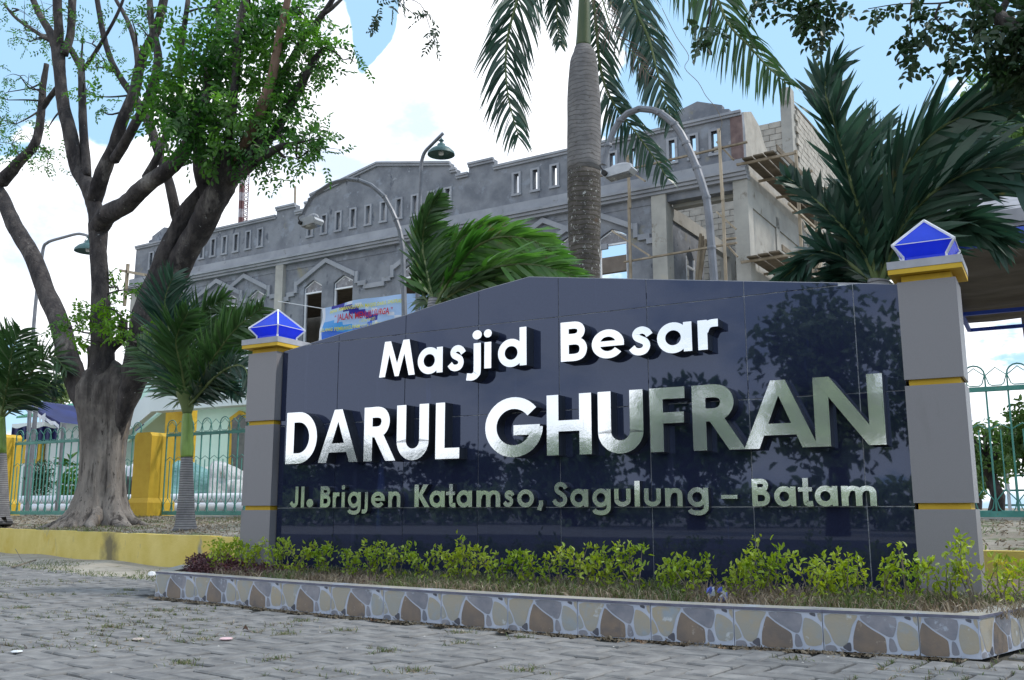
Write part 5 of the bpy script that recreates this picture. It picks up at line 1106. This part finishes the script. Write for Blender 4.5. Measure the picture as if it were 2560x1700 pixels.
crown(bt,'crown',main,Yt,Ltree,nl=9,ll=.095,lw=.52,rl=.36,droop=.45)
edge=[(760,130,40,40,34,.1),(830,118,34,26,22,.2),(858,150,20,20,7,.2),(800,170,30,24,16,.2),(700,190,50,50,46,0),(720,260,50,36,36,0),(690,310,60,34,46,-.1),(760,340,46,20,28,-.2),(805,346,24,18,12,-.2),(770,380,34,14,14,-.2),(700,390,40,18,18,-.2),(650,420,30,16,14,-.2),(668,440,10,16,4,-.2),(620,350,40,40,30,0),
      (740,20,50,20,26,.1),(425,300,26,24,10,-.6),(410,320,14,14,5,-.6),(530,330,20,30,10,-.2),(240,240,24,22,9,-.2),(250,275,14,14,3,-.2),(215,230,10,10,2)]
crown(bt,'crown',edge,Yt,Ltree,nl=11,ll=.07,lw=.5,rl=.26,droop=.35)
thin=[(60,60,60,40,22,.1),(30,20,40,30,12,.1),(110,30,50,30,16),(180,40,50,40,20),(230,110,40,30,16),(260,150,30,24,12),(240,170,30,20,10),(90,100,30,20,8,.1),(75,105,26,12,9,-.2),(50,190,16,20,8,-.2),(70,210,14,12,6),(20,250,30,16,8),(330,50,30,14,8),(365,40,22,22,14,-.3),(350,65,20,10,7,-.3),(20,230,20,30,8,.3),
      (40,310,50,26,22,.3),(30,360,50,30,24,.3),(90,380,40,22,16,.2),(120,400,40,12,10,.2),(60,400,40,14,12,.3),(5,300,30,60,20,.3),(120,320,16,10,3)]
crown(bt,'crown',thin,Yt,Ltree,nl=9,ll=.055,lw=.5,rl=.24,droop=.3)
low=[(225,795,30,24,20,-.5,.2),(170,820,20,26,14,-.5,.2),(300,815,34,18,20,-.5,.2),(345,832,28,10,9,-.5,.2),(286,700,14,18,8,.2,.2),(296,725,14,8,4,.2,.2),(352,722,14,18,8,.3,.2),(260,770,16,20,7,-.4,.2),(215,850,14,20,5,-.4,.2),(285,760,14,14,5,0,.2),(320,850,10,12,3,-.5,.2)]
crown(bt,'sprout',low,Yt,leafmat('bright_sprout_leaf',(.06,.15,.02),(.13,.25,.035),tr=(.45,1.7)),nl=9,ll=.07,lw=.55,rl=.2,droop=.1,label='fresh bright green sprouts on the lower trunk')

# ------------------------------------------------------------ foliage hanging in from above (trees behind the viewer)
Yo=1.0
ot=thing('overhanging_tree','dark leafy branch hanging in from the upper right corner','tree',(9.0,-2.0,0.0))
def olimb(path,rad,Y,par,name='branch'):
    P=catmull([on_y(p[0],p[1],Y+(p[2] if len(p)>2 else 0)) for p in path],5); mb=MB(); mb.tube(P,lerps(rad,len(P)),8,wob=.1); mb.build(name,Mbark,par,smooth=True)
olimb([(2360,-60),(2430,-5),(2480,25),(2520,62),(2600,95),(2760,60,-.3),(2980,20,-.8)],[.02,.028,.04,.055,.07,.09,.11],Yo,ot)
p_=on_y(2980,20,Yo-.8); mb=MB(); mb.tube(catmull([V((9.0,-2.0,-.05)),V((9.0,-1.9,1.4)),V((8.8,-1.4,3.0)),V((8.2,-.6,4.2)),p_+V((.6,-.1,.25)),p_],4),lerps([.26,.22,.18,.15,.12,.1],21),14,wob=.06); mb.build('trunk',Mbark,ot,smooth=True)
olimb([(2560,70),(2590,20),(2620,-60)],[.05,.04,.03],Yo,ot); olimb([(2500,35),(2530,-20)],[.025,.02],Yo,ot)
for p in [[(2430,-5),(2350,8),(2250,10),(2170,22)],[(2350,10),(2340,45),(2385,85),(2400,95)],[(2505,50),(2460,90),(2400,110),(2365,118)],[(2600,150),(2540,170),(2490,150)],[(2280,10),(2275,50),(2280,90)]]: olimb(p,[.009,.006,.004,.003],Yo,ot,'twig')
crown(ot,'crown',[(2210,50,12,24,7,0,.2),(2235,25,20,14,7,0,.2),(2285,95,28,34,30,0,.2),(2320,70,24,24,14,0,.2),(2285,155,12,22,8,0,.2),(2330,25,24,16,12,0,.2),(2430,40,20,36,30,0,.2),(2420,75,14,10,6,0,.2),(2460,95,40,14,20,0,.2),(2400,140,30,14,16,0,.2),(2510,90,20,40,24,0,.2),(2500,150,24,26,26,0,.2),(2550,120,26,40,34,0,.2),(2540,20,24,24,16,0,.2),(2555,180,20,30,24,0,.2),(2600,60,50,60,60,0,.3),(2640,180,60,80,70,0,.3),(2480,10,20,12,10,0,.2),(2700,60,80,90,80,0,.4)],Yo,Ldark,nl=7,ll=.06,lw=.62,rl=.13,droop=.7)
ot2=thing('overhanging_tree','sparse leafy twigs hanging from the top edge above the broad palm','tree',(11.0,-6.0,0.0))
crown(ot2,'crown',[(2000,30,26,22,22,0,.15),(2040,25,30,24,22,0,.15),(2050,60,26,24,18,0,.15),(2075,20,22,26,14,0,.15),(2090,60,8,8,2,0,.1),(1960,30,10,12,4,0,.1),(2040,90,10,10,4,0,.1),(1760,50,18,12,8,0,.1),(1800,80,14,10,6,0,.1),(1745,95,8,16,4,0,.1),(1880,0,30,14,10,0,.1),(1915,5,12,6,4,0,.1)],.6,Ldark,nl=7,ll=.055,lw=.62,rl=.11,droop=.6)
q=on_y(2060,-40,.6); q2=on_y(1800,-60,.6); mb=MB(); mb.tube(catmull([V((11,-6,-.05)),V((10.6,-5.6,3)),V((9.4,-3,4.6)),q+V((.6,-.4,.4)),q,on_y(2030,30,.6)],5),lerps([.2,.15,.1,.03,.012,.004],26),8); mb.tube(catmull([q,on_y(1930,-50,.6),q2,on_y(1770,60,.6)],5),.008,5); mb.build('trunk',Mbark,ot2,smooth=True)
ot3=thing('overhanging_tree','few pinnate leaves hanging from the top edge left of the tall palm','tree',(-7.5,-2.6,0.0))
Y3=-1.2
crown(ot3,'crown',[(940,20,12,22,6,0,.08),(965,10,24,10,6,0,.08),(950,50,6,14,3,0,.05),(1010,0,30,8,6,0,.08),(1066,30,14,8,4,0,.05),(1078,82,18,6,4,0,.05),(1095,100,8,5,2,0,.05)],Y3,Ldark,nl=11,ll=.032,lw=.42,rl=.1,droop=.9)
mb=MB(); mb.tube(catmull([V((-7.5,-2.6,-.05)),V((-7.4,-2.6,3.6)),V((-6.6,-2.4,7.0)),V((-3.5,-2.0,8.6)),on_y(930,-1200,Y3),on_y(960,-140,Y3),on_y(975,-40,Y3),on_y(1000,5,Y3),on_y(1040,40,Y3)],5),lerps([.2,.17,.12,.07,.04,.01,.004,.002,.002],41),8); mb.tube(catmull([on_y(990,-10,Y3),on_y(1050,10,Y3),on_y(1075,70,Y3)],4),.0022,4); mb.build('trunk',Mbark,ot3,smooth=True)

# ------------------------------------------------------------ background trees
def bgtree(label,u,vtop,vbot,ru,Y,n,matl,ll=.16,seed=1,name='tree'):
    c=on_y(u,(vtop+vbot)/2,Y); dep=(c-CP).dot(fwd); t=thing(name,label,'tree',(c.x,Y,.5)); r=np.random.RandomState(seed)
    w_=ru*dep/F; h_=(vbot-vtop)/2*dep/F; mb=MB(); mb.tube([V((c.x,Y,.3)),V((c.x+.1,Y,c.z*.5)),V((c.x-.1,Y,c.z))],[.16,.12,.06],8)
    for a in range(7): e=V((c.x+r.uniform(-.7,.7)*w_,Y+r.uniform(-.5,.5)*w_,c.z+r.uniform(-.3,.7)*h_)); mb.tube([V((c.x,Y,c.z*.6)),V((c.x,Y,c.z*.6)).lerp(e,.5)+V((0,0,.2)),e],[.07,.05,.02],6)
    mb.build('trunk',Mbark,t,smooth=True)
    P=[];k=0
    while len(P)<n:
        k+=1; q=r.normal(size=3)*.48; l_=np.linalg.norm(q)
        if l_>1: continue
        s=math.sin(q[0]*5+seed)+math.sin(q[2]*6+seed*2)+math.sin(q[1]*5)
        if s<-.35 and r.rand()<.8: continue
        P.append(np.array(c)+q*np.array([w_*1.2,w_*1.1,h_*1.25]))
    P=np.array(P); D=r.normal(size=(n,3)); D[:,2]-=.3; Nn=r.normal(size=(n,3))+[0,0,1.0]; L_=ll*r.uniform(.6,1.3,n)
    link('crown',leaves_mesh('crown',matl,P,D,Nn,L_,L_*.5),t)
bgtree('bushy green tree at the right edge behind the shelter roof',2520,170,640,120,16,5200,Lfar,.16,3)
bgtree('loose green tree behind the right fence at the frame edge',2575,1010,1180,60,12,1500,Lfar,.11,4)
bgtree('small bushy tree seen low between the right fence bars',2470,1060,1200,60,14,1500,Lfar,.11,5)
bgtree('dim low tree far behind the paved yard at right',2430,1140,1235,40,26,900,Lfar,.2,6)
bgtree('bright green rounded tree above the green hall roof',135,948,1010,46,24,2600,Lsun,.2,7)
bgtree('dark leafy tree seen beside the mint wall',497,1030,1160,26,16,900,Lfar,.12,8)
bgtree('green tree glimpsed under the tent at left',170,1050,1110,30,17,700,Lfar,.14,9)
def bush(label,u,v,ru,rv,Y,n,matl,ll,seed,cat='bush',name='bush'):
    c=on_y(u,v,Y); dep=(c-CP).dot(fwd); r=np.random.RandomState(seed); t=thing(name,label,cat,(c.x,Y,.5)); w_=ru*dep/F; h_=rv*dep/F
    P=np.array(c)+np.clip(r.normal(size=(n,3))*.5,-1,1)*[w_,w_*.7,h_]; D=r.normal(size=(n,3))+[0,0,.4]; L_=ll*r.uniform(.6,1.3,n)
    link('foliage',leaves_mesh('foliage',matl,P,D,r.normal(size=(n,3))+[0,0,1],L_,L_*.4),t)
    mb=MB(); 
    for k in range(6): e=P[k]; mb.tube([V((c.x,Y,.45)),V(e)],[.012,.005],5)
    mb.build('stems',Mtwig,t)
bush('dark clipped bush behind the fence at far left',100,1200,36,46,8.2,1600,Ldark,.07,1)
t_=thing('dracaena','tall leafy dracaena behind the fence left of the big tree','plant',tuple(on_y(172,1285,7.6)))
mb=MB(); a=on_y(172,1290,7.6); bb_=on_y(174,1150,7.6); mb.tube([a,bb_],[.02,.012],6); mb.build('stem',Mtwig,t_)
n=90; tt=RS.rand(n); P=np.array([list(a.lerp(bb_,x)) for x in tt]); D=RS.normal(size=(n,3)); D[:,2]=RS.uniform(-.6,1.0,n); link('foliage',leaves_mesh('foliage',Lpalm2,P,D,np.tile([0,0,1.0],(n,1)),.34*RS.uniform(.6,1.1,n),.05,curl=.4),t_)

# yard objects glimpsed behind the right fence
yb=thing('yard_railing','low green railing panel across the yard behind the right fence','fence',(4.6,17,.55))
for z in (.65,.95,1.25): mb=MB(); mb.beam((3.3,17,z),(8,17,z),.04); mb.build('rail',Mfence,yb)
for k in range(14): mb=MB(); mb.beam((3.4+k*.33,17,.5),(3.4+k*.33,17,1.27),.03); mb.build('bar',Mfence,yb)
mb=MB(); mb.box(3.6,6.8,15.2,16.4,1.75,1.8); o=thing('yard_canopy','small dark flat canopy in the yard behind the right fence','canopy',(5,16,.5)); mb.build('roof',Mdarkw,o)
for x in (3.65,6.7): mb=MB(); mb.beam((x,15.3,.5),(x,15.3,1.75),.06); mb.build('post',Mwht,o)
mb=MB(); mb.lathe((5.55,12,.53),[(.001,0),(.17,0),(.22,.25),(.2,.25),(.001,.2)],14); tag(mb.build('bucket',Mbsteel,smooth=True),'blue bucket standing in the yard behind the right fence','bucket')
mb=MB(); mb.box(5.3,5.75,13.8,14.1,.53,.9); mb.box(5.25,5.8,13.75,13.79,.75,1.0); tag(mb.build('crate',Myel),'yellow box in the yard behind the right fence','box')

# ------------------------------------------------------------ planting in front of the sign
def shrub(x,y,h,w_,n,seed,label,matl=Llime,ll=.031,name='shrub',lean=0):
    r=np.random.RandomState(seed); t=thing(name,label,'shrub',(x,y,.15)); mb=MB(); B=[];D=[]; ns=r.randint(4,7)
    for k in range(ns):
        e=np.array([x+r.uniform(-1.1,1.1)*w_+lean*w_,y+r.uniform(-.6,.6)*w_,.15+h*r.uniform(.7,1.05)]); a=np.array([x+r.uniform(-.02,.02),y,.145]); m=(a+e)/2+r.normal(size=3)*.02
        mb.tube([V(a),V(m),V(e)],[.0038,.003,.0015],4)
        for j in range(n//ns):
            q=r.beta(2.4,1.2); p=a*(1-q)**2+2*m*q*(1-q)+e*q*q; B.append(p+r.normal(size=3)*[.024,.024,.015]); d=r.normal(size=3)*.8+[0,0,.55]+(e-a)*1.5; D.append(d)
        for j in range(5): B.append(e+r.normal(size=3)*.006); D.append(r.normal(size=3)*.7+[0,0,.9])
    mb.build('stems',Mtwig,t); n=len(B); L_=ll*r.uniform(.6,1.25,n)
    link('foliage',leaves_mesh('foliage',matl,B,D,r.normal(size=(n,3))*.7+[0,0,1],L_,L_*.5),t)
SX=[(-.62,-.33,.25),(-.40,-.3,.24),(-.12,-.32,.25),(.08,-.3,.22),(.33,-.34,.27),(.55,-.32,.22),(.72,-.34,.26),(.95,-.38,.25),(1.15,-.4,.26),(1.33,-.4,.25),(1.5,-.42,.27),(1.68,-.42,.26),(1.88,-.44,.26),(2.04,-.44,.24),(2.22,-.46,.28),(2.38,-.46,.25),(2.54,-.48,.30),(2.70,-.48,.26),(2.86,-.5,.25),(3.03,-.48,.23),(3.17,-.5,.28),(3.30,-.48,.30),(3.42,-.5,.24),(3.53,-.48,.22),(3.63,-.5,.25),(3.75,-.5,.27),(3.86,-.52,.30),(4.0,-.42,.27),(4.12,-.45,.33),(4.22,-.4,.24),(4.33,-.2,.28),(4.42,0.0,.24)]
desc=['at the left pillar foot','just right of the left pillar','below the letters Jl','below the B of Brigjen','below the g of Brigjen','below the n of Brigjen','below the K of Katamso','below the first t of Katamso','between the t and m of Katamso','below the m of Katamso','below the s of Katamso','below the comma','below the S of Sagulung','below the first a of Sagulung','below the first g of Sagulung','below the middle of Sagulung','below the l of Sagulung','below the n of Sagulung','below the last g of Sagulung','below the dash','below the B of Batam','below the t of Batam','below the m of Batam','near the right end of the granite','just left of the right pillar foot','touching the left corner of the right pillar','at the left edge of the right pillar','in front of the right pillar','at the right edge of the right pillar','at the right corner of the planter','beyond the right corner of the planter','at the right edge beside the yellow wall']
for k,((x,y,h),d) in enumerate(zip(SX,desc)): shrub(x,y-(.14 if k<24 else .08),h*random.uniform(.74,.98),.10 if k<23 else .085,(145 if k<24 else 110),k+20,('small lime green shrub '+d) if k<20 else ('thin sparse lime green shrub '+d),lean=random.uniform(-.3,.3))
for k,(x,y,s_) in enumerate([(-.98,-.12,.16),(-.86,-.05,.2),(-.72,-.12,.18)]): shrub(x,y,s_+.05,.1,120,k+70,['dense lime shrub at the left end of the planter','dense lime shrub behind the purple plants','dense lime shrub touching the left pillar corner'][k],ll=.03)
# low purple plants and dry grass: nobody could count them
def cover(name,matl,n,fx,label,L_,W_,zf=.15,bend=.3,par=None,up_=1.0,spread=.6):
    P=[fx() for _ in range(n)]; P=[p for p in P if p is not None]; n=len(P); D=RS.normal(size=(n,3))*spread; D[:,2]=abs(D[:,2])*.5+up_
    o=link(name,blades_mesh(name,matl,P,D,L_*RS.uniform(.5,1.3,n),W_,bend)); return tag(o,label,None,None,'stuff')
def zpl(): x=random.uniform(-1.2,4.5); return x
def fpurp():
    x=-1.18+abs(random.gauss(0,.42 if random.random()<.7 else 1.3)); y=random.uniform(-.6,-.15)
    if x<-.97 and y<-.62-(x+.97)*1.3: return None
    return (x,y+max(0,(-.7-x))*.5,.15+random.random()*.11*max(.15,1-(x+1.1)/1.6))
P=[fpurp() for _ in range(5200)]; P=[p for p in P if p and p[1]>np.interp(p[0],CX,CY)+.13]; n=len(P); D=RS.normal(size=(n,3)); D[:,2]+=.6
o=link('purple_ground_cover',leaves_mesh('purple_ground_cover',Lpurp,P,D,RS.normal(size=(n,3))+[0,0,1],.026*RS.uniform(.6,1.2,n),.011)); tag(o,'low purple leaved ground cover at the left end of the planter',None,None,'stuff')
def fdry():
    x=random.uniform(-.5,4.35); y=random.uniform(-.95,-.05); 
    return (x,y,.148) if y>np.interp(x,CX,CY)+.12 and random.random()<.75+.3*math.sin(x*7+y*3) else None
cover('dry_grass',Ldry,10500,fdry,'dry brown grass and litter between the shrubs in the planter',.075,.005)
def fgr(): 
    x=random.uniform(.0,4.5); y=random.uniform(-.92,-.1)
    return (x,y,.148) if y>np.interp(x,CX,CY)+.11 and math.sin(x*5.3+1)+math.sin(x*2.1+y*4)>-.5 else None
cover('green_grass',Lgrass,7500,fgr,'short green grass at the foot of the shrubs in the planter',.085,.005)
def fbank():
    x=random.uniform(-12,-1.4) if random.random()<.88 else random.uniform(3.2,6); w=wally(x); y=random.uniform(w+.12,5.5)
    s=math.sin(x*1.7+y*2.2)+math.sin(x*3.9-y*1.7)+.8*math.sin(x*.9+2)
    return (x,y,soilz(x,y)-.003) if s>.15 and random.random()<.9 else None
cover('bank_grass',Lgrass,16000,fbank,'thin patchy green grass on the raised bank',.05,.007)
cover('bank_litter',Ldry,9000,lambda:(lambda x:(lambda y:(x,y,soilz(x,y)))(random.uniform(wally(x)+.1,5.5)))(random.uniform(-12,-1.4) if random.random()<.85 else random.uniform(3.2,6)),'dry leaf litter and straw on the raised bank',.05,.012,up_=.15,spread=1)
# weeds in the paving joints
tuft=[(1.35,-1.5),(1.2,-1.75),(1.95,-1.95),(2.1,-1.6),(1.0,-2.1),(.4,-1.55),(-.2,-1.3),(-.7,-1.15),(1.7,-2.35),(2.35,-2.3),(2.7,-2.1),(1.45,-2.6),(.2,-1.95),(2.25,-1.3),(3.5,-1.35),(-1.3,-.7),(-1.6,-.4),(2.95,-2.45),(.9,-1.3),(1.9,-1.28),(-1.1,-1.6)]
def fwd_weed():
    if random.random()<.22:
        t=random.choice(tuft); a=ang+(random.random()<.5)*math.pi/2; l=random.gauss(0,.055); return (t[0]+l*math.cos(a)+random.gauss(0,.008),t[1]+l*math.sin(a)+random.gauss(0,.008),-.006)
    i=random.choice(SPJ); return i
SPJ=[]
for dep,x,y,rot in spots:
    s=math.sin(x*1.9+1)+math.sin(y*2.7+x)+math.sin(x*4.1-y*2.3)
    if s>.9:
        for k in range(8):
            a=ang+rot*math.pi/2; l=random.uniform(-.1,.1); sgn=random.choice((-1,1))*(U/2); SPJ.append((x+l*math.cos(a)-sgn*math.sin(a),y+l*math.sin(a)+sgn*math.cos(a),-.008))
cover('joint_weeds',Lgrass,5600,fwd_weed,'small tufts of weeds growing in the paving joints',.028,.0035)
cover('joint_straw',Ldry,4200,lambda:(lambda q:(q[0]+random.gauss(0,.01),q[1]+random.gauss(0,.01),-.004))(fwd_weed()),'dry straw caught in the paving joints',.03,.003,up_=.3,spread=1)
def fedge():
    x=random.uniform(-.97,4.1); return (x,float(np.interp(x,CX,CY))-abs(random.gauss(0,.03))-.012,-.002)
cover('edge_debris',Ldry,2600,fedge,'sand, straw and debris along the foot of the tiled kerb',.022,.008,up_=.2,spread=1)
def fsand():
    x=random.uniform(-11,-2.0); y=random.uniform(pave_limit(x)-.15,wally(x)-.1); s=math.sin(x*2.3+1)+math.sin(x*.9+y*4); return (x,y,.0) if s>.7 or y<pave_limit(x)+.2 else None
cover('strip_grass',Lgrass,3600,fsand,'sparse grass along the edge of the sandy strip',.035,.006)
# small litter
def small(name,mb,m,label,cat,smooth=False): return tag(mb.build(name,m,smooth=smooth),label,cat)
mb=MB(); p=on_z(565,1600,0); mb.lathe((p.x,p.y,.003),[(.001,.006),(.026,.007),(.03,.004),(.028,.0)],18); small('plastic_disc',mb,mat('pink_plastic',(.72,.5,.52),rough=.5),'pale pink plastic disc lying on the paving','disc')
mb=MB(); p=on_z(345,1600,0); mb.lathe((p.x,p.y,.003),[(.001,.004),(.024,.005),(.027,.0)],9); small('pebble',mb,mat('buff_stone',(.45,.38,.34),rough=.8),'flat buff pebble on the paving left of the pink disc','pebble')
mb=MB(); p=on_z(42,1631,0); mb.lathe((p.x,p.y,.003),[(.001,.004),(.022,.004),(.024,.0)],7); small('pebble',mb,Mwht,'flat white chip on the paving at far left','pebble')
mb=MB(); p=on_z(613,1577,0); mb.add([p+V(v) for v in ((-.02,0,.002),(0,-.012,.014),(.022,0,.004),(0,.014,.016),(-.004,.002,.03))],[(0,1,4),(1,2,4),(2,3,4),(3,0,4)]); small('dry_leaf',mb,mat('brown_leaf',(.05,.025,.015),rough=.9),'curled dark brown leaf on the paving above the pink disc','leaf')
mb=MB(); p=V((3.02,-.78,.155))
for k in range(16):
    a=random.uniform(0,6.3); c=p+V((random.uniform(-.05,.05),random.uniform(-.02,.02),random.uniform(0,.04))); mb.add([c+V((math.cos(a)*.02,math.sin(a)*.01,0)),c+V((-.01,.01,.02)),c+V((.014,-.008,.03)),c+V((.01,.01,-.004))],[(0,1,2),(0,2,3)],k%2)
small('plastic_wrapper',mb,[mat('clear_wrap',(.6,.65,.7),rough=.2),mat('blue_print_wrap',(.12,.16,.6),rough=.3)],'crumpled clear and blue plastic wrapper among the shrubs','litter')
mb=MB(); p=on_z(380,1441,0); mb.lathe((p.x,p.y,.01),[(.001,-.01),(.04,0),(.03,.03),(.001,.035)],7); small('stone',mb,Mwht,'white stone lying by the left corner of the planter','stone')
mb=MB(); pts=[on_z(30,1418,.01),on_z(60,1409,.03),on_z(90,1400,.04)]; mb.tube(catmull(pts,3),.008,5); mb.tube([pts[1],on_z(38,1372,.12)],.004,4); small('fallen_twig',mb,Mtwig,'fallen twig on the sand below the yellow wall','twig')
stones=MB()
for k in range(160):
    i=random.choice(spots)
    c=V((i[1]+random.uniform(-.1,.1),i[2]+random.uniform(-.1,.1),.003)); r=random.uniform(.003,.007); stones.add([c+V((r*math.cos(a),r*math.sin(a)*.8,0)) for a in (0,1.3,2.5,3.8,5)]+[c+V((0,0,r*.7))],[(0,1,5),(1,2,5),(2,3,5),(3,4,5),(4,0,5)])
tag(stones.build('gravel_grains',mat('pale_gravel',(.4,.38,.35),(.55,.54,.52),rough=.9,scale=50)),'loose pale gravel grains scattered on the paving',None,None,'stuff')

# ------------------------------------------------------------ across the road, behind the viewer (seen in the polished stone and steel)
def mirror_tree(label,u,vtop,ru,Y,n,matl,ll,seed):
    # the sign plane is y=0, so what shows at pixel (u,v) stands at the mirrored place
    c=on_y(u,vtop,Y); dep=(c-CP).dot(fwd); w_=ru*dep/F; top=c.z; x=c.x; r=np.random.RandomState(seed)
    t=thing('roadside_tree',label,'tree',(x,-Y,0)); hb=top*.22; mb=MB(); mb.tube([V((x,-Y,-.1)),V((x+.1,-Y,top*.35)),V((x,-Y,top*.75))],[.28,.2,.08],10,wob=.08)
    for a in range(8): e=V((x+r.uniform(-.8,.8)*w_,-Y+r.uniform(-.6,.6)*w_,top*r.uniform(.5,.9))); mb.tube([V((x,-Y,top*.35)),V((x,-Y,top*.4)).lerp(e,.5)+V((0,0,.4)),e],[.12,.08,.03],6)
    mb.build('trunk',Mbark,t,smooth=True); P=[]
    while len(P)<n:
        q=r.normal(size=3)*.5
        if np.linalg.norm(q)>1: continue
        if math.sin(q[0]*6+seed)+math.sin(q[2]*7+seed*2)+math.sin(q[1]*6)<-.2 and r.rand()<.85: continue
        P.append([x+q[0]*w_*1.15,-Y+q[1]*w_,(top+hb)/2+q[2]*(top-hb)*.55])
    D=r.normal(size=(n,3)); L_=ll*r.uniform(.6,1.3,n); link('crown',leaves_mesh('crown',matl,P,D,r.normal(size=(n,3))+[0,0,.8],L_,L_*.55),t)
for k,(lb,u,vt,ru,Y,n,m,ll) in enumerate([('tall sunlit tree across the road, reflected right in the sign',2060,725,190,17,3300,Lsun,.26),('dark spreading tree across the road behind the right pillar',2420,760,170,19,2600,Lfar,.28),('round tree across the road reflected below the word Besar',1720,960,150,22,2200,Lfar,.3),('low tree across the road reflected below GHUFRAN',1420,1075,140,26,1900,Lfar,.32),
     ('low tree across the road reflected mid sign',1150,1120,130,30,1700,Ldark,.34),('low dark tree across the road reflected left',900,1110,110,30,1700,Ldark,.34),('low bushy tree across the road reflected at far left',730,1150,100,30,1600,Lfar,.34)]): mirror_tree(lb,u,vt,ru,Y,n,m,ll,k+40)
rd_=MB(); rd_.add([(-60,-14,-.02),(60,-14,-.02),(60,-8,-.02),(-60,-8,-.02)],[(0,1,2,3)]); struct('road',rd_,mat('asphalt',(.045,.045,.05),(.07,.07,.075),rough=.9,scale=6),'asphalt road behind the viewer')
hd=MB(); 
hb_=thing('roadside_hedge','long pale hedge across the road behind the viewer','hedge',(0,-24,0)); n=9000
P=np.column_stack([RS.uniform(-34,16,n),-26+RS.normal(size=n)*.8,RS.uniform(0,1,n)**.7*1.3]); D=RS.normal(size=(n,3)); L_=.34*RS.uniform(.6,1.3,n); link('foliage',leaves_mesh('foliage',Lsun,P,D,RS.normal(size=(n,3))+[0,0,1],L_,L_*.6),hb_)  # leaf colour lightened so the steel letters reflect it brighter

st=thing('kite_string','thin tangled string hanging from the palm frond beside the arched lamp','string',tuple(on_y(1700,80,4.6)))
mb=MB(); mb.tube(catmull([on_y(u,v,4.6) for u,v in [(1655,20),(1690,90),(1722,140),(1712,170),(1745,205),(1765,240),(1790,270),(1805,305),(1798,330)]],4),.0035,4); mb.build('strand',Mtwig,st)

GR={'shrub':'lime shrubs planted along the sign','pillar':'grey pillars flanking the sign','lantern':'blue pyramid lanterns on the pillars','fence':'green hooped metal fences','gate_post':'yellow masonry fence posts','retaining_wall':'low yellow retaining walls','small_palm':'small palms in front of the fence','scaffold':'timber scaffolds at the corner bay',
    'overhanging_tree':'leafy branches hanging into the top of the view','roadside_tree':'trees across the road','tree':'background trees','white_pipe':'white plastic pipes behind the fence','sack':'sacks and tarpaulins heaped behind the fence','tarp_bundle':'sacks and tarpaulins heaped behind the fence','pebble':'small pale stones on the paving'}
for o in list(bpy.data.objects):
    k=o.name.split('.')[0]
    if o.parent is None and 'category' in o and k in GR and 'group' not in o: o['group']=GR[k]
